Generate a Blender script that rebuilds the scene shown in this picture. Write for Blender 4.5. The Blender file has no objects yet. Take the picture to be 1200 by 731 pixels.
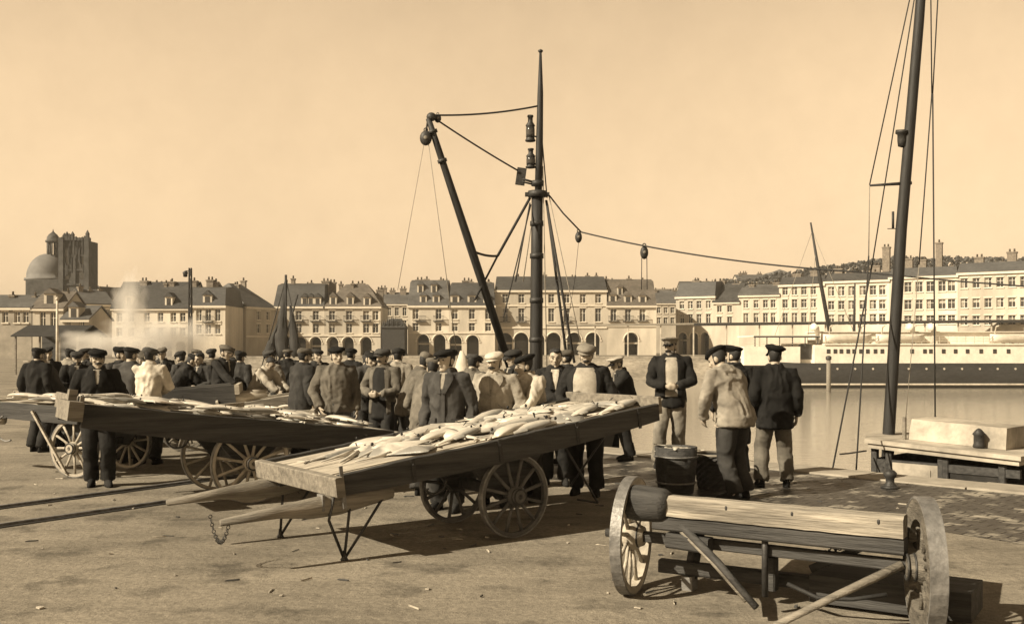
import bpy, bmesh, math, random
from math import sin, cos, pi, radians, sqrt, atan2
from mathutils import Vector, Matrix, Euler, noise
from mathutils.geometry import tessellate_polygon

R = random.Random(7)
SC = bpy.context.scene
COL = SC.collection
F, HZ, CX, EYE = 1200.0, 405.0, 600.0, 1.72


def V(*a):
    return Vector(a)


def at(px, py, d):
    """world point seen at pixel px,py (1200 px wide frame) at distance d"""
    return V((px - CX) / F * d, d, EYE + (HZ - py) / F * d)


def zat(py, d):
    return EYE + (HZ - py) / F * d


def xat(px, d):
    return (px - CX) / F * d


# ------------------------------------------------------------------ materials
def mat(name, L, rough=0.8, var=0.25, scale=6.0, tint=(1, .90, .74), bump=0.0, bscale=40.0,
        stretch=(1, 1, 1), spec=0.3, metal=0.0, var2=0.0, scale2=1.0):
    m = bpy.data.materials.new(name)
    m.use_nodes = True
    nt = m.node_tree
    b = nt.nodes['Principled BSDF']
    b.inputs['Roughness'].default_value = rough
    b.inputs['Specular IOR Level'].default_value = spec
    b.inputs['Metallic'].default_value = metal
    tc = nt.nodes.new('ShaderNodeTexCoord')
    mp = nt.nodes.new('ShaderNodeMapping')
    mp.inputs['Scale'].default_value = stretch
    nt.links.new(tc.outputs['Object'], mp.inputs['Vector'])
    nz = nt.nodes.new('ShaderNodeTexNoise')
    nz.inputs['Scale'].default_value = scale
    nz.inputs['Detail'].default_value = 6
    nz.inputs['Roughness'].default_value = .65
    nt.links.new(mp.outputs[0], nz.inputs['Vector'])
    rp = nt.nodes.new('ShaderNodeValToRGB')
    lo, hi = L * (1 - var), L * (1 + var)
    rp.color_ramp.elements[0].position = .3
    rp.color_ramp.elements[1].position = .7
    rp.color_ramp.elements[0].color = (lo * tint[0], lo * tint[1], lo * tint[2], 1)
    rp.color_ramp.elements[1].color = (hi * tint[0], hi * tint[1], hi * tint[2], 1)
    nt.links.new(nz.outputs['Fac'], rp.inputs[0])
    out = rp.outputs[0]
    if var2:
        n2 = nt.nodes.new('ShaderNodeTexNoise')
        n2.inputs['Scale'].default_value = scale2
        n2.inputs['Detail'].default_value = 4
        nt.links.new(mp.outputs[0], n2.inputs['Vector'])
        mr = nt.nodes.new('ShaderNodeMapRange')
        mr.inputs[1].default_value = .3
        mr.inputs[2].default_value = .7
        mr.inputs[3].default_value = 1 - var2
        mr.inputs[4].default_value = 1 + var2
        nt.links.new(n2.outputs['Fac'], mr.inputs[0])
        mx = nt.nodes.new('ShaderNodeVectorMath')
        mx.operation = 'SCALE'
        nt.links.new(out, mx.inputs[0])
        nt.links.new(mr.outputs[0], mx.inputs['Scale'])
        out = mx.outputs[0]
    nt.links.new(out, b.inputs['Base Color'])
    if bump:
        n3 = nt.nodes.new('ShaderNodeTexNoise')
        n3.inputs['Scale'].default_value = bscale
        n3.inputs['Detail'].default_value = 5
        nt.links.new(mp.outputs[0], n3.inputs['Vector'])
        bp = nt.nodes.new('ShaderNodeBump')
        bp.inputs['Strength'].default_value = bump
        bp.inputs['Distance'].default_value = .02
        nt.links.new(n3.outputs['Fac'], bp.inputs['Height'])
        nt.links.new(bp.outputs[0], b.inputs['Normal'])
    return m


NEU = (1, .97, .92)
WOODX = (.6, 9, 9)
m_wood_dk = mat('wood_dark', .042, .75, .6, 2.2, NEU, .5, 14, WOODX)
m_wood_md = mat('wood_mid', .17, .8, .5, 2.2, bump=.5, bscale=14, stretch=WOODX)
m_wood_lt = mat('wood_light', .36, .8, .4, 2.0, bump=.5, bscale=12, stretch=WOODX)
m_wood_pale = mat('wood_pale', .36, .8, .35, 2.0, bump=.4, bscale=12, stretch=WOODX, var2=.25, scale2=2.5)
m_wheel = mat('wheel_wood', .17, .8, .5, 5, bump=.5, bscale=30)
m_wheel_lt = mat('wheel_weathered', .33, .8, .4, 5, bump=.5, bscale=30)
m_iron = mat('iron_dark', .035, .55, .4, 12, NEU, .2, 60, metal=.2)
m_iron_lt = mat('iron_worn', .16, .5, .5, 12, NEU, .2, 60, metal=.3)


def fishmat(name, back, belly, y0, y1):
    m = mat(name, belly, .34, .16, 16, (1, .93, .80), .15, 60, (1, 1, 1), .5, var2=.18, scale2=5)
    nt = m.node_tree
    b = nt.nodes['Principled BSDF']
    src = b.inputs['Base Color'].links[0].from_socket
    tc = nt.nodes.new('ShaderNodeTexCoord')
    sp = nt.nodes.new('ShaderNodeSeparateXYZ')
    nt.links.new(tc.outputs['Object'], sp.inputs[0])
    nz = nt.nodes.new('ShaderNodeTexNoise')
    nz.inputs['Scale'].default_value = 14
    nz.inputs['Detail'].default_value = 5
    nt.links.new(tc.outputs['Object'], nz.inputs['Vector'])
    ad = nt.nodes.new('ShaderNodeMath')
    ad.operation = 'MULTIPLY_ADD'
    ad.inputs[1].default_value = .09
    nt.links.new(nz.outputs['Fac'], ad.inputs[0])
    nt.links.new(sp.outputs[1], ad.inputs[2])
    mr = nt.nodes.new('ShaderNodeMapRange')
    mr.inputs[1].default_value = y0
    mr.inputs[2].default_value = y1
    nt.links.new(ad.outputs[0], mr.inputs[0])
    mx = nt.nodes.new('ShaderNodeMix')
    mx.data_type = 'RGBA'
    nt.links.new(mr.outputs[0], mx.inputs[0])
    nt.links.new(src, mx.inputs[6])
    mx.inputs[7].default_value = (back, back * .96, back * .86, 1)
    nt.links.new(mx.outputs[2], b.inputs['Base Color'])
    return m


m_fish = fishmat('fish_pale', .22, .50, .065, .105)
m_fish2 = fishmat('fish_grey', .13, .44, .045, .095)
m_skin = mat('skin', .33, .55, .12, 14, (1, .86, .68))
m_hair = mat('hair_dark', .02, .7, .4, 60, NEU)
m_hair_gr = mat('hair_grey', .2, .8, .4, 60, NEU)
m_eye = mat('eye_dark', .012, .3, .1, 5, NEU)
CL = {}


def cloth(L, kind=''):
    k = (round(L, 3), kind)
    if k not in CL:
        t = NEU if L < .12 else (1, .91, .76)
        CL[k] = mat('cloth_%s' % ('dark' if L < .1 else 'mid' if L < .3 else 'light'), L * (.62 if L < .12 else .85), .9, .3, 7, t, .5, 160, var2=.3, scale2=3, spec=.12)
    return CL[k]


m_rope = mat('rope', .03, .9, .3, 30, NEU)
m_rope_lt = mat('rope_light', .22, .9, .3, 30)
m_spar = mat('spar_dark', .020, .6, .5, 3, NEU, .2, 20, (6, 6, .6))
m_hull_dk = mat('hull_dark', .022, .6, .4, 1.5, NEU, .1, 8, (1, 1, 3), var2=.2, scale2=.3)
m_white = mat('paint_white', .66, .55, .1, 2, (1, .93, .80), var2=.1, scale2=.6)
m_paint_pale = mat('paint_pale', .42, .6, .2, 5, var2=.2, scale2=1.5)
m_boat = mat('paint_worn', .30, .7, .3, 4, var2=.35, scale2=1.2, bump=.2, bscale=10)
m_curtain = mat('curtain', .26, .9, .4, 2)
m_glass = mat('glass_dark', .03, .15, .3, 3, NEU, spec=.6)
m_canvas = mat('canvas', .5, .9, .15, 3, bump=.3, bscale=30)
m_slate = [mat('slate_a', .040, .6, .35, 1.6, NEU, .3, 6, (1, 1, 3), var2=.25, scale2=.25),
           mat('slate_b', .070, .7, .35, 1.6, NEU, .3, 6, (1, 1, 3), var2=.25, scale2=.25),
           mat('tile_roof', .095, .8, .35, 1.6, (1, .86, .7), .3, 6, (1, 1, 3), var2=.25, scale2=.25)]
def wallmat(n, L, tint=(1, .90, .74)):
    m = mat(n, L, .9, .16, .5, tint, .25, 6, (1, 1, .28), var2=.32, scale2=.16)
    return m


m_wall = [wallmat('stone_pale', .47), wallmat('stone_mid', .38), mat('stone_grey', .24, .9, .22, .9, bump=.2, bscale=8, var2=.2, scale2=.18),
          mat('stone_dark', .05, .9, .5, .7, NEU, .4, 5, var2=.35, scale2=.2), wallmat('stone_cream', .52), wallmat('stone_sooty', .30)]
m_trim = mat('stone_trim', .56, .85, .1, 1.5)
m_brick = mat('chimney_brick', .16, .9, .35, 3, (1, .85, .68))
m_lead = mat('lead_roof', .13, .8, .2, .5, NEU, var2=.15, scale2=.3)


# ------------------------------------------------------------------ mesh builder
class MB:
    def __init__(s):
        s.v, s.f, s.mi, s.sm, s.mats = [], [], [], [], []
        s.cur, s.smooth, s.xf = 0, False, None

    def use(s, m):
        if m not in s.mats:
            s.mats.append(m)
        s.cur = s.mats.index(m)
        return s

    def add(s, vs, fs, smooth=None):
        o = len(s.v)
        if s.xf:
            vs = [s.xf(Vector(p)) for p in vs]
        s.v += [tuple(p) for p in vs]
        for f in fs:
            s.f.append([i + o for i in f])
            s.mi.append(s.cur)
            s.sm.append(s.smooth if smooth is None else smooth)
        return s

    def box(s, c, size, rot=None):
        hx, hy, hz = size[0] / 2, size[1] / 2, size[2] / 2
        P = [V(x, y, z) for x in (-hx, hx) for y in (-hy, hy) for z in (-hz, hz)]
        if rot:
            P = [rot @ p for p in P]
        c = Vector(c)
        return s.add([p + c for p in P], [(0, 1, 3, 2), (4, 6, 7, 5), (0, 4, 5, 1), (2, 3, 7, 6), (0, 2, 6, 4), (1, 5, 7, 3)], False)

    def bx(s, x0, x1, y0, y1, z0, z1):
        return s.box(((x0 + x1) / 2, (y0 + y1) / 2, (z0 + z1) / 2), (x1 - x0, y1 - y0, z1 - z0))

    def beam(s, p0, p1, w, h, up=(0, 0, 1), taper=1.0, ch=.12):
        """chamfered rectangular bar from p0 to p1"""
        p0, p1 = Vector(p0), Vector(p1)
        d = (p1 - p0).normalized()
        sd = d.cross(Vector(up))
        if sd.length < 1e-4:
            sd = d.cross(V(1, 0, 0))
        sd.normalize()
        u = sd.cross(d)
        c = min(w, h) * ch
        prof = [(-w / 2 + c, -h / 2), (w / 2 - c, -h / 2), (w / 2, -h / 2 + c), (w / 2, h / 2 - c),
                (w / 2 - c, h / 2), (-w / 2 + c, h / 2), (-w / 2, h / 2 - c), (-w / 2, -h / 2 + c)]
        rings = [[p + sd * a * k + u * b * k for a, b in prof] for p, k in ((p0, 1), (p1, taper))]
        return s.loft(rings, smooth=False)

    def loft(s, rings, cap=True, closed=True, smooth=True):
        n = len(rings[0])
        vs = [p for r in rings for p in r]
        fs = []
        for i in range(len(rings) - 1):
            for j in range(n if closed else n - 1):
                k = (j + 1) % n
                fs.append((i * n + j, i * n + k, (i + 1) * n + k, (i + 1) * n + j))
        if cap and closed:
            fs.append(tuple(range(n))[::-1])
            fs.append(tuple((len(rings) - 1) * n + j for j in range(n)))
        return s.add(vs, fs, smooth)

    def tube(s, pts, rad, n=8, side=None, smooth=True):
        """tapered tube along points; rad = number, list of numbers or list of (side, depth)"""
        pts = [Vector(p) for p in pts]
        if not isinstance(rad, (list, tuple)):
            rad = [rad] * len(pts)
        rings = []
        u = None
        for i, p in enumerate(pts):
            d = (pts[min(i + 1, len(pts) - 1)] - pts[max(i - 1, 0)]).normalized()
            if u is None:
                u = Vector(side) if side else (V(1, 0, 0) if abs(d.x) < .8 else V(0, 1, 0))
            u = (u - d * u.dot(d)).normalized()
            w = d.cross(u)
            r = rad[i]
            ra, rb = r if isinstance(r, tuple) else (r, r)
            rings.append([p + u * (ra * cos(2 * pi * k / n)) + w * (rb * sin(2 * pi * k / n)) for k in range(n)])
        return s.loft(rings, smooth=smooth)

    def ell(s, c, r, nu=12, nv=8, rot=None):
        c = Vector(c)
        rings = []
        for i in range(nv + 1):
            t = pi * (i + .02) / (nv + .04)
            ring = []
            for k in range(nu):
                a = 2 * pi * k / nu
                p = V(r[0] * sin(t) * cos(a), r[1] * sin(t) * sin(a), -r[2] * cos(t))
                ring.append(c + (rot @ p if rot else p))
            rings.append(ring)
        return s.loft(rings)

    def lathe(s, c, prof, n=20, smooth=True):
        c = Vector(c)
        return s.loft([[c + V(r * cos(2 * pi * k / n), r * sin(2 * pi * k / n), z) for k in range(n)] for r, z in prof], smooth=smooth)

    def torus(s, c, R0, r, ax='z', n=20, m=6, a0=0, a1=2 * pi, rot=None):
        c = Vector(c)
        full = abs(a1 - a0 - 2 * pi) < 1e-4
        rings = []
        for i in range(n if full else n + 1):
            a = a0 + (a1 - a0) * i / n
            ring = []
            for k in range(m):
                b = 2 * pi * k / m
                q = (R0 + r * cos(b))
                p = V(q * cos(a), q * sin(a), r * sin(b))
                if ax == 'y':
                    p = V(p.x, p.z, p.y)
                if ax == 'x':
                    p = V(p.z, p.x, p.y)
                if rot:
                    p = rot @ p
                ring.append(c + p)
            rings.append(ring)
        if full:
            rings.append(rings[0])
        return s.loft(rings, cap=not full)

    def prism(s, poly, z0, z1):
        """extrude an xy polygon"""
        n = len(poly)
        vs = [V(x, y, z0) for x, y in poly] + [V(x, y, z1) for x, y in poly]
        fs = [(i, (i + 1) % n, n + (i + 1) % n, n + i) for i in range(n)]
        tri = tessellate_polygon([[V(x, y, 0) for x, y in poly]])
        fs += [tuple(t) for t in tri] + [tuple(n + i for i in t) for t in tri]
        return s.add(vs, fs, False)

    def build(s, name, m=None, parent=None, loc=None):
        me = bpy.data.meshes.new(name)
        me.from_pydata(s.v, [], s.f)
        ms = s.mats or [m]
        for x in ms:
            me.materials.append(x)
        me.polygons.foreach_set('material_index', s.mi)
        me.polygons.foreach_set('use_smooth', s.sm)
        bm = bmesh.new()
        bm.from_mesh(me)
        bmesh.ops.recalc_face_normals(bm, faces=bm.faces)
        bm.to_mesh(me)
        bm.free()
        me.update()
        o = bpy.data.objects.new(name, me)
        COL.objects.link(o)
        if parent:
            o.parent = parent
        if loc:
            o.location = loc
        return o


def tag(o, label=None, cat=None, group=None, kind=None):
    if label:
        o['label'] = label
    if cat:
        o['category'] = cat
    if group:
        o['group'] = group
    if kind:
        o['kind'] = kind
    return o


def thing(name, label, cat, loc=(0, 0, 0), rz=0, group=None):
    o = bpy.data.objects.new(name, None)
    o.empty_display_size = .2
    COL.objects.link(o)
    o.location = loc
    o.rotation_euler = (0, 0, rz)
    return tag(o, label, cat, group)


def remesh(mb, name, m, parent, voxel, wr=0, wscale=9, seed=0):
    """weld the overlapping shells of a builder into one continuous skin"""
    tmp = mb.build('tmp', m)
    md = tmp.modifiers.new('r', 'REMESH')
    md.mode = 'VOXEL'
    md.voxel_size = voxel
    md.use_smooth_shade = True
    sm = tmp.modifiers.new('s', 'SMOOTH')
    sm.factor = .5
    sm.iterations = 2
    dg = bpy.context.evaluated_depsgraph_get()
    me = bpy.data.meshes.new_from_object(tmp.evaluated_get(dg))
    tm = tmp.data
    bpy.data.objects.remove(tmp)
    bpy.data.meshes.remove(tm)
    me.name = name
    if wr:
        off = V(seed * 3.1, seed * 1.7, seed)
        ns = [v.normal.copy() for v in me.vertices]
        for v, nn in zip(me.vertices, ns):
            p = v.co
            q = V(p.x * wscale, p.y * wscale, p.z * wscale * .55) + off
            w_ = V(noise.noise(q * .6), noise.noise(q * .6 + V(5, 0, 0)), noise.noise(q * .6 + V(0, 9, 0))) * 1.3
            k = noise.noise(q + w_)
            k2 = noise.noise(V(p.x * wscale * 2.2, p.y * wscale * 2.2, p.z * wscale * 2.4) + off + w_)
            v.co = p + nn * wr * max(-.3, 1.1 - abs(k) * 3.0 + .45 * (.4 - abs(k2) * 1.9))
    me.polygons.foreach_set('use_smooth', [True] * len(me.polygons))
    me.update()
    o = bpy.data.objects.new(name, me)
    COL.objects.link(o)
    if parent:
        o.parent = parent
    return o
HAZE, SUN_E, SKY_S, EXPO = 0.00022, 3.35, .12, 1.5

# ------------------------------------------------------------------ setting: ground, quay, water
W_Z = -4.0


def edge_x(d):
    return 5.0 - .97 * (d - 13.6)


EDGE = [V(edge_x(-22), -22, 0), V(edge_x(29), 29, 0), V(-24, 66, 0), V(-46, 165, 0), V(420, 165, 0)]


def ground_mat():
    m = bpy.data.materials.new('packed_quay_ground')
    m.use_nodes = True
    nt = m.node_tree
    N, K = nt.nodes, nt.links
    b = N['Principled BSDF']
    b.inputs['Specular IOR Level'].default_value = .2
    b.inputs['Roughness'].default_value = .9
    tc = N.new('ShaderNodeTexCoord')

    def nz(s, det, st=None, rough=.6):
        n = N.new('ShaderNodeTexNoise')
        n.inputs['Scale'].default_value = s
        n.inputs['Detail'].default_value = det
        n.inputs['Roughness'].default_value = rough
        if st:
            mp = N.new('ShaderNodeMapping')
            mp.inputs['Scale'].default_value = st
            mp.inputs['Rotation'].default_value = (0, 0, radians(35))
            K.new(tc.outputs['Object'], mp.inputs[0])
            K.new(mp.outputs[0], n.inputs['Vector'])
        else:
            K.new(tc.outputs['Object'], n.inputs['Vector'])
        return n.outputs['Fac']

    def rng(x, a, b_, c, d):
        r = N.new('ShaderNodeMapRange')
        for i, q in enumerate((a, b_, c, d)):
            r.inputs[i + 1].default_value = q
        K.new(x, r.inputs[0])
        return r.outputs[0]

    def mul(a, b_):
        r = N.new('ShaderNodeMath')
        r.operation = 'MULTIPLY'
        K.new(a, r.inputs[0])
        K.new(b_, r.inputs[1])
        return r.outputs[0]
    v = mul(mul(rng(nz(.5, 5), .3, .7, .72, 1.22), rng(nz(1.2, 6, (.5, 3, 1)), .35, .7, .85, 1.12)),
            mul(rng(nz(22, 5), .3, .7, .74, 1.22), rng(nz(110, 3), .3, .7, .66, 1.32)))
    st = mul(rng(nz(1.7, 7), .54, .66, 1.0, .55), rng(nz(.35, 6, (1, 2.2, 1), .7), .5, .62, 1.0, .72))
    v = mul(v, st)
    cm = N.new('ShaderNodeVectorMath')
    cm.operation = 'SCALE'
    cm.inputs[0].default_value = (.215, .190, .150)
    K.new(v, cm.inputs['Scale'])
    K.new(cm.outputs[0], b.inputs['Base Color'])
    bp = N.new('ShaderNodeBump')
    bp.inputs['Strength'].default_value = .75
    bp.inputs['Distance'].default_value = .03
    K.new(nz(9, 8, None, .7), bp.inputs['Height'])
    K.new(bp.outputs[0], b.inputs['Normal'])
    return m


m_ground = ground_mat()

g = MB().use(m_ground)
poly = [V(-3000, -22, 0)] + EDGE + [V(3000, 165, 0), V(3000, 3500, 0), V(-3000, 3500, 0)]
tri = tessellate_polygon([poly])
g.add(poly, [tuple(t) for t in tri], False)
tag(g.build('ground'), kind='structure')

m_qwall = mat('quay_wall_stone', .30, .85, .3, 1.2, bump=.5, bscale=5, stretch=(1, 1, 2.5), var2=.3, scale2=.3)
q = MB().use(m_qwall)
for a, b in zip(EDGE[:-1], EDGE[1:]):
    n = max(1, int((b - a).length / 6))
    for i in range(n):
        p0, p1 = a.lerp(b, i / n), a.lerp(b, (i + 1) / n)
        q.add([p0 + V(0, 0, -.004), p1 + V(0, 0, -.004), p1 + V(0, 0, -7), p0 + V(0, 0, -7)], [(0, 1, 2, 3)], False)
tag(q.build('quay_wall'), kind='structure')


def coping_mat():
    m = mat('coping_stone', .27, .75, .25, 3, bump=.4, bscale=12, var2=.3, scale2=.8)
    return m


m_cope = coping_mat()
# kerb of coping stones along the quay edge
c = MB().use(m_cope)
for a, b in zip(EDGE[:-1], EDGE[1:]):
    d = (b - a).normalized()
    inn = V(d.y, -d.x, 0) if (V(d.y, -d.x, 0).dot(V(-1, -.6, 0)) > 0) else V(-d.y, d.x, 0)
    if a is EDGE[3]:
        inn = V(0, 1, 0)
    Lg = (b - a).length
    st = 1.35 if Lg < 90 else 8
    k = 0.0
    while k < Lg:
        e = min(k + st * R.uniform(.85, 1.1), Lg)
        p0, p1 = a + d * (k + .012), a + d * (e - .012)
        w = .62 if st < 2 else 1.0
        z = .02 + R.uniform(0, .012)
        pr = [p0 - inn * .03, p1 - inn * .03, p1 + inn * w, p0 + inn * w]
        c.add([p + V(0, 0, -.3) for p in pr] + [p + V(0, 0, z) for p in pr],
              [(4, 5, 6, 7), (0, 1, 5, 4), (2, 3, 7, 6), (1, 2, 6, 5), (3, 0, 4, 7)], False)
        k = e
tag(c.build('kerb'), kind='structure')


def setts_mat():
    m = bpy.data.materials.new('wet_setts')
    m.use_nodes = True
    nt = m.node_tree
    N, K = nt.nodes, nt.links
    b = N['Principled BSDF']
    tc = N.new('ShaderNodeTexCoord')
    mp = N.new('ShaderNodeMapping')
    mp.inputs['Rotation'].default_value = (0, 0, radians(46))
    K.new(tc.outputs['Object'], mp.inputs[0])
    br = N.new('ShaderNodeTexBrick')
    br.inputs['Scale'].default_value = 1
    br.inputs['Brick Width'].default_value = .24
    br.inputs['Row Height'].default_value = .15
    br.inputs['Mortar Size'].default_value = .014
    br.inputs['Mortar Smooth'].default_value = .6
    br.inputs['Color1'].default_value = (.32, .29, .235, 1)
    br.inputs['Color2'].default_value = (.20, .18, .148, 1)
    br.inputs['Mortar'].default_value = (.035, .032, .027, 1)
    nd = N.new('ShaderNodeTexNoise')
    nd.inputs['Scale'].default_value = 3
    av = N.new('ShaderNodeVectorMath')
    av.operation = 'MULTIPLY_ADD'
    av.inputs[1].default_value = (.06, .06, 0)
    K.new(nd.outputs['Color'], av.inputs[0])
    K.new(mp.outputs[0], av.inputs[2])
    K.new(tc.outputs['Object'], nd.inputs['Vector'])
    K.new(av.outputs[0], br.inputs['Vector'])
    # wet patches: darker and glossier
    nw = N.new('ShaderNodeTexNoise')
    nw.inputs['Scale'].default_value = 1.9
    nw.inputs['Detail'].default_value = 6
    nw.inputs['Roughness'].default_value = .68
    K.new(tc.outputs['Object'], nw.inputs['Vector'])
    r = N.new('ShaderNodeMapRange')
    r.inputs[1].default_value = .40
    r.inputs[2].default_value = .50
    b.inputs['Specular IOR Level'].default_value = .35
    K.new(nw.outputs['Fac'], r.inputs[0])
    mx = N.new('ShaderNodeMix')
    mx.data_type = 'RGBA'
    mx.blend_type = 'MULTIPLY'
    K.new(r.outputs[0], mx.inputs[0])
    K.new(br.outputs['Color'], mx.inputs[6])
    mx.inputs[7].default_value = (.12, .12, .125, 1)
    K.new(mx.outputs[2], b.inputs['Base Color'])
    rr = N.new('ShaderNodeMapRange')
    rr.inputs[3].default_value = .8
    rr.inputs[4].default_value = .45
    K.new(r.outputs[0], rr.inputs[0])
    K.new(rr.outputs[0], b.inputs['Roughness'])
    bp = N.new('ShaderNodeBump')
    bp.inputs['Strength'].default_value = .8
    bp.inputs['Distance'].default_value = .03
    K.new(br.outputs['Fac'], bp.inputs['Height'])
    bp.invert = True
    b2 = N.new('ShaderNodeBump')
    b2.inputs['Strength'].default_value = .4
    b2.inputs['Distance'].default_value = .02
    n5 = N.new('ShaderNodeTexNoise')
    n5.inputs['Scale'].default_value = 14
    n5.inputs['Detail'].default_value = 4
    K.new(tc.outputs['Object'], n5.inputs['Vector'])
    K.new(n5.outputs['Fac'], b2.inputs['Height'])
    K.new(bp.outputs[0], b2.inputs['Normal'])
    K.new(b2.outputs[0], b.inputs['Normal'])
    return m


m_setts = setts_mat()
s = MB().use(m_setts)
e0, e1 = V(edge_x(4), 4, 0), V(edge_x(28), 28, 0)
dd = (e1 - e0).normalized()
inn = V(-dd.y, dd.x, 0)
if inn.x > 0:
    inn = -inn
n = 26
top, bot = [], []
for i in range(n + 1):
    p = e0.lerp(e1, i / n)
    top.append(p + inn * .625 + V(0, 0, .004))
    bot.append(p + inn * (2.3 + .35 * noise.noise(V(i * .6, 2, 0)) + 1.35 * min(1, max(0, (18.5 - p.y) / 3))) + V(0, 0, .004))
s.add(top + bot, [(i, i + 1, n + 2 + i, n + 1 + i) for i in range(n)], False)
tag(s.build('pavement'), kind='structure')

# water of the basin
mw = bpy.data.materials.new('harbour_water')
mw.use_nodes = True
nt = mw.node_tree
b = nt.nodes['Principled BSDF']
b.inputs['Base Color'].default_value = (.27, .245, .20, 1)
b.inputs['Roughness'].default_value = .12
b.inputs['IOR'].default_value = 1.33
tc = nt.nodes.new('ShaderNodeTexCoord')
mp = nt.nodes.new('ShaderNodeMapping')
mp.inputs['Scale'].default_value = (.6, 1.4, 1)
nt.links.new(tc.outputs['Object'], mp.inputs[0])
nz = nt.nodes.new('ShaderNodeTexNoise')
nz.inputs['Scale'].default_value = 1.3
nz.inputs['Detail'].default_value = 6
nt.links.new(mp.outputs[0], nz.inputs['Vector'])
bp = nt.nodes.new('ShaderNodeBump')
bp.inputs['Strength'].default_value = .30
bp.inputs['Distance'].default_value = .10
nt.links.new(nz.outputs['Fac'], bp.inputs['Height'])
nt.links.new(bp.outputs[0], b.inputs['Normal'])
w = MB().use(mw)
w.add([V(-60, -30, W_Z), V(450, -30, W_Z), V(450, 166, W_Z), V(-60, 166, W_Z)], [(0, 1, 2, 3)], False)
tag(w.build('water'), kind='structure')

# two sunken rails of the quay track
for i, (p, qn, lab) in enumerate((((-6.3, 9.6), (-3.6, 13.5), 'worn steel rail sunk in the quay beside a man standing between two carts'),
                             ((-5.6, 8.75), (-2.75, 12.65), 'worn steel rail sunk in the quay next to the shafts of the front fish cart'))):
    p, qn = V(p[0], p[1], 0), V(qn[0], qn[1], 0)
    dr = (qn - p).normalized()
    a = p - dr * 7
    e = qn + dr * 1.6
    sd = V(dr.y, -dr.x, 0)
    t = thing('rail', lab, 'rail', (0, 0, 0), 0, 'rails of the quay track')
    MB().use(m_iron_lt).beam(a + V(0, 0, .018), e + V(0, 0, .018), .055, .03).build('rail_head', None, t)
    MB().use(m_iron).beam(a + sd * .062 + V(0, 0, .004), e + sd * .062 + V(0, 0, .004), .065, .012).build('groove', None, t)

# hill behind the right-hand town
m_hill = mat('hill_green', .085, .95, .5, .12, NEU, var2=.3, scale2=.03)
h = MB().use(m_hill)
nx, ny = 70, 8
rows = []
for j in range(ny + 1):
    row = []
    for i in range(nx + 1):
        px = 780 + (1330 - 780) * i / nx
        d = 380 + 130 * j / ny
        env = min(1, max(0, (px - 790) / 120)) * (1 - .25 * min(1, max(0, (px - 1000) / 200)))
        hh = (16 + 17 * env + 3.2 * noise.noise(V(px * .025, j * .7, 0)) + 2.2 * noise.noise(V(px * .11, j * 1.3, 4))) * sin(min(1, (j + .0) / 4) * pi / 2)
        row.append(V(xat(px, d), d, max(-.5, hh)))
    rows.append(row)
h.loft(rows, cap=False, closed=False)
tag(h.build('hill'), kind='structure')
m_leaf = [mat('foliage_a', .030, .95, .5, .5, NEU), mat('foliage_b', .065, .95, .5, .5, NEU)]
wd_ = MB()
for i in range(2200):
    px = R.uniform(848, 1230)
    top = 327 - 26 * min(1, max(0, (px - 860) / 175)) + 3.5 * noise.noise(V(px * .05, 3, 0)) + 2.5 * noise.noise(V(px * .21, 7, 0))
    d = R.uniform(300, 345)
    t_ = R.random() ** .6
    c = at(px, top + 1.5 + 16 * (1 - t_), d)
    r_ = R.uniform(.3, .95)
    wd_.use(m_leaf[1 if R.random() < .4 else 0])
    rot = Euler((R.uniform(0, 3), R.uniform(0, 3), R.uniform(0, 3))).to_matrix()
    vs = [c + rot @ V(r_ * cos(a) * R.uniform(.5, 1.1), r_ * sin(a) * R.uniform(.5, 1.1), R.uniform(-.4, .4)) for a in [2 * pi * q_ / 6 for q_ in range(6)]]
    wd_.add(vs + [c + rot @ V(0, 0, r_ * .8), c + rot @ V(0, 0, -r_ * .8)], [(q_, (q_ + 1) % 6, 6) for q_ in range(6)] + [((q_ + 1) % 6, q_, 7) for q_ in range(6)], False)
o = wd_.build('woods')
tag(o, 'dark far trees on the hill behind the long right terrace', 'woods', None, 'stuff')


# ------------------------------------------------------------------ buildings
def win_mesh(w, hgt, frame_m, balcony=False):
    f = MB().use(frame_m)
    t = .065
    f.bx(-w / 2, -w / 2 + t, -.05, .05, 0, hgt)
    f.bx(w / 2 - t, w / 2, -.05, .05, 0, hgt)
    f.bx(-w / 2 + t, w / 2 - t, -.05, .05, 0, t)
    f.bx(-w / 2 + t, w / 2 - t, -.05, .05, hgt - t, hgt)
    f.bx(-.03, .03, -.04, .04, t, hgt - t)
    if hgt > 1.3:
        f.bx(-w / 2 + t, -.03, -.035, .035, hgt * .62, hgt * .62 + .05)
        f.bx(.03, w / 2 - t, -.035, .035, hgt * .62, hgt * .62 + .05)
    f.use(m_trim)
    f.bx(-w / 2 - .12, w / 2 + .12, -.36, -.224, -.16, -.01)
    f.bx(-w / 2 - .14, w / 2 + .14, -.31, -.224, hgt + .01, hgt + .2)
    p = MB().use(m_glass)
    p.bx(-w / 2 + .02, w / 2 - .02, .06, .09, .02, hgt - .02)
    if balcony:
        p.use(m_curtain).bx(-w / 2 + .05, (w / 2 - .05) * (1 if balcony == 1 else -.1), .045, .056, hgt * (.55 if balcony == 1 else .1), hgt - .05)
    return f, p


WIN = {}
PLAIN = [m_white, m_paint_pale]
m_balc = m_iron


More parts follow.
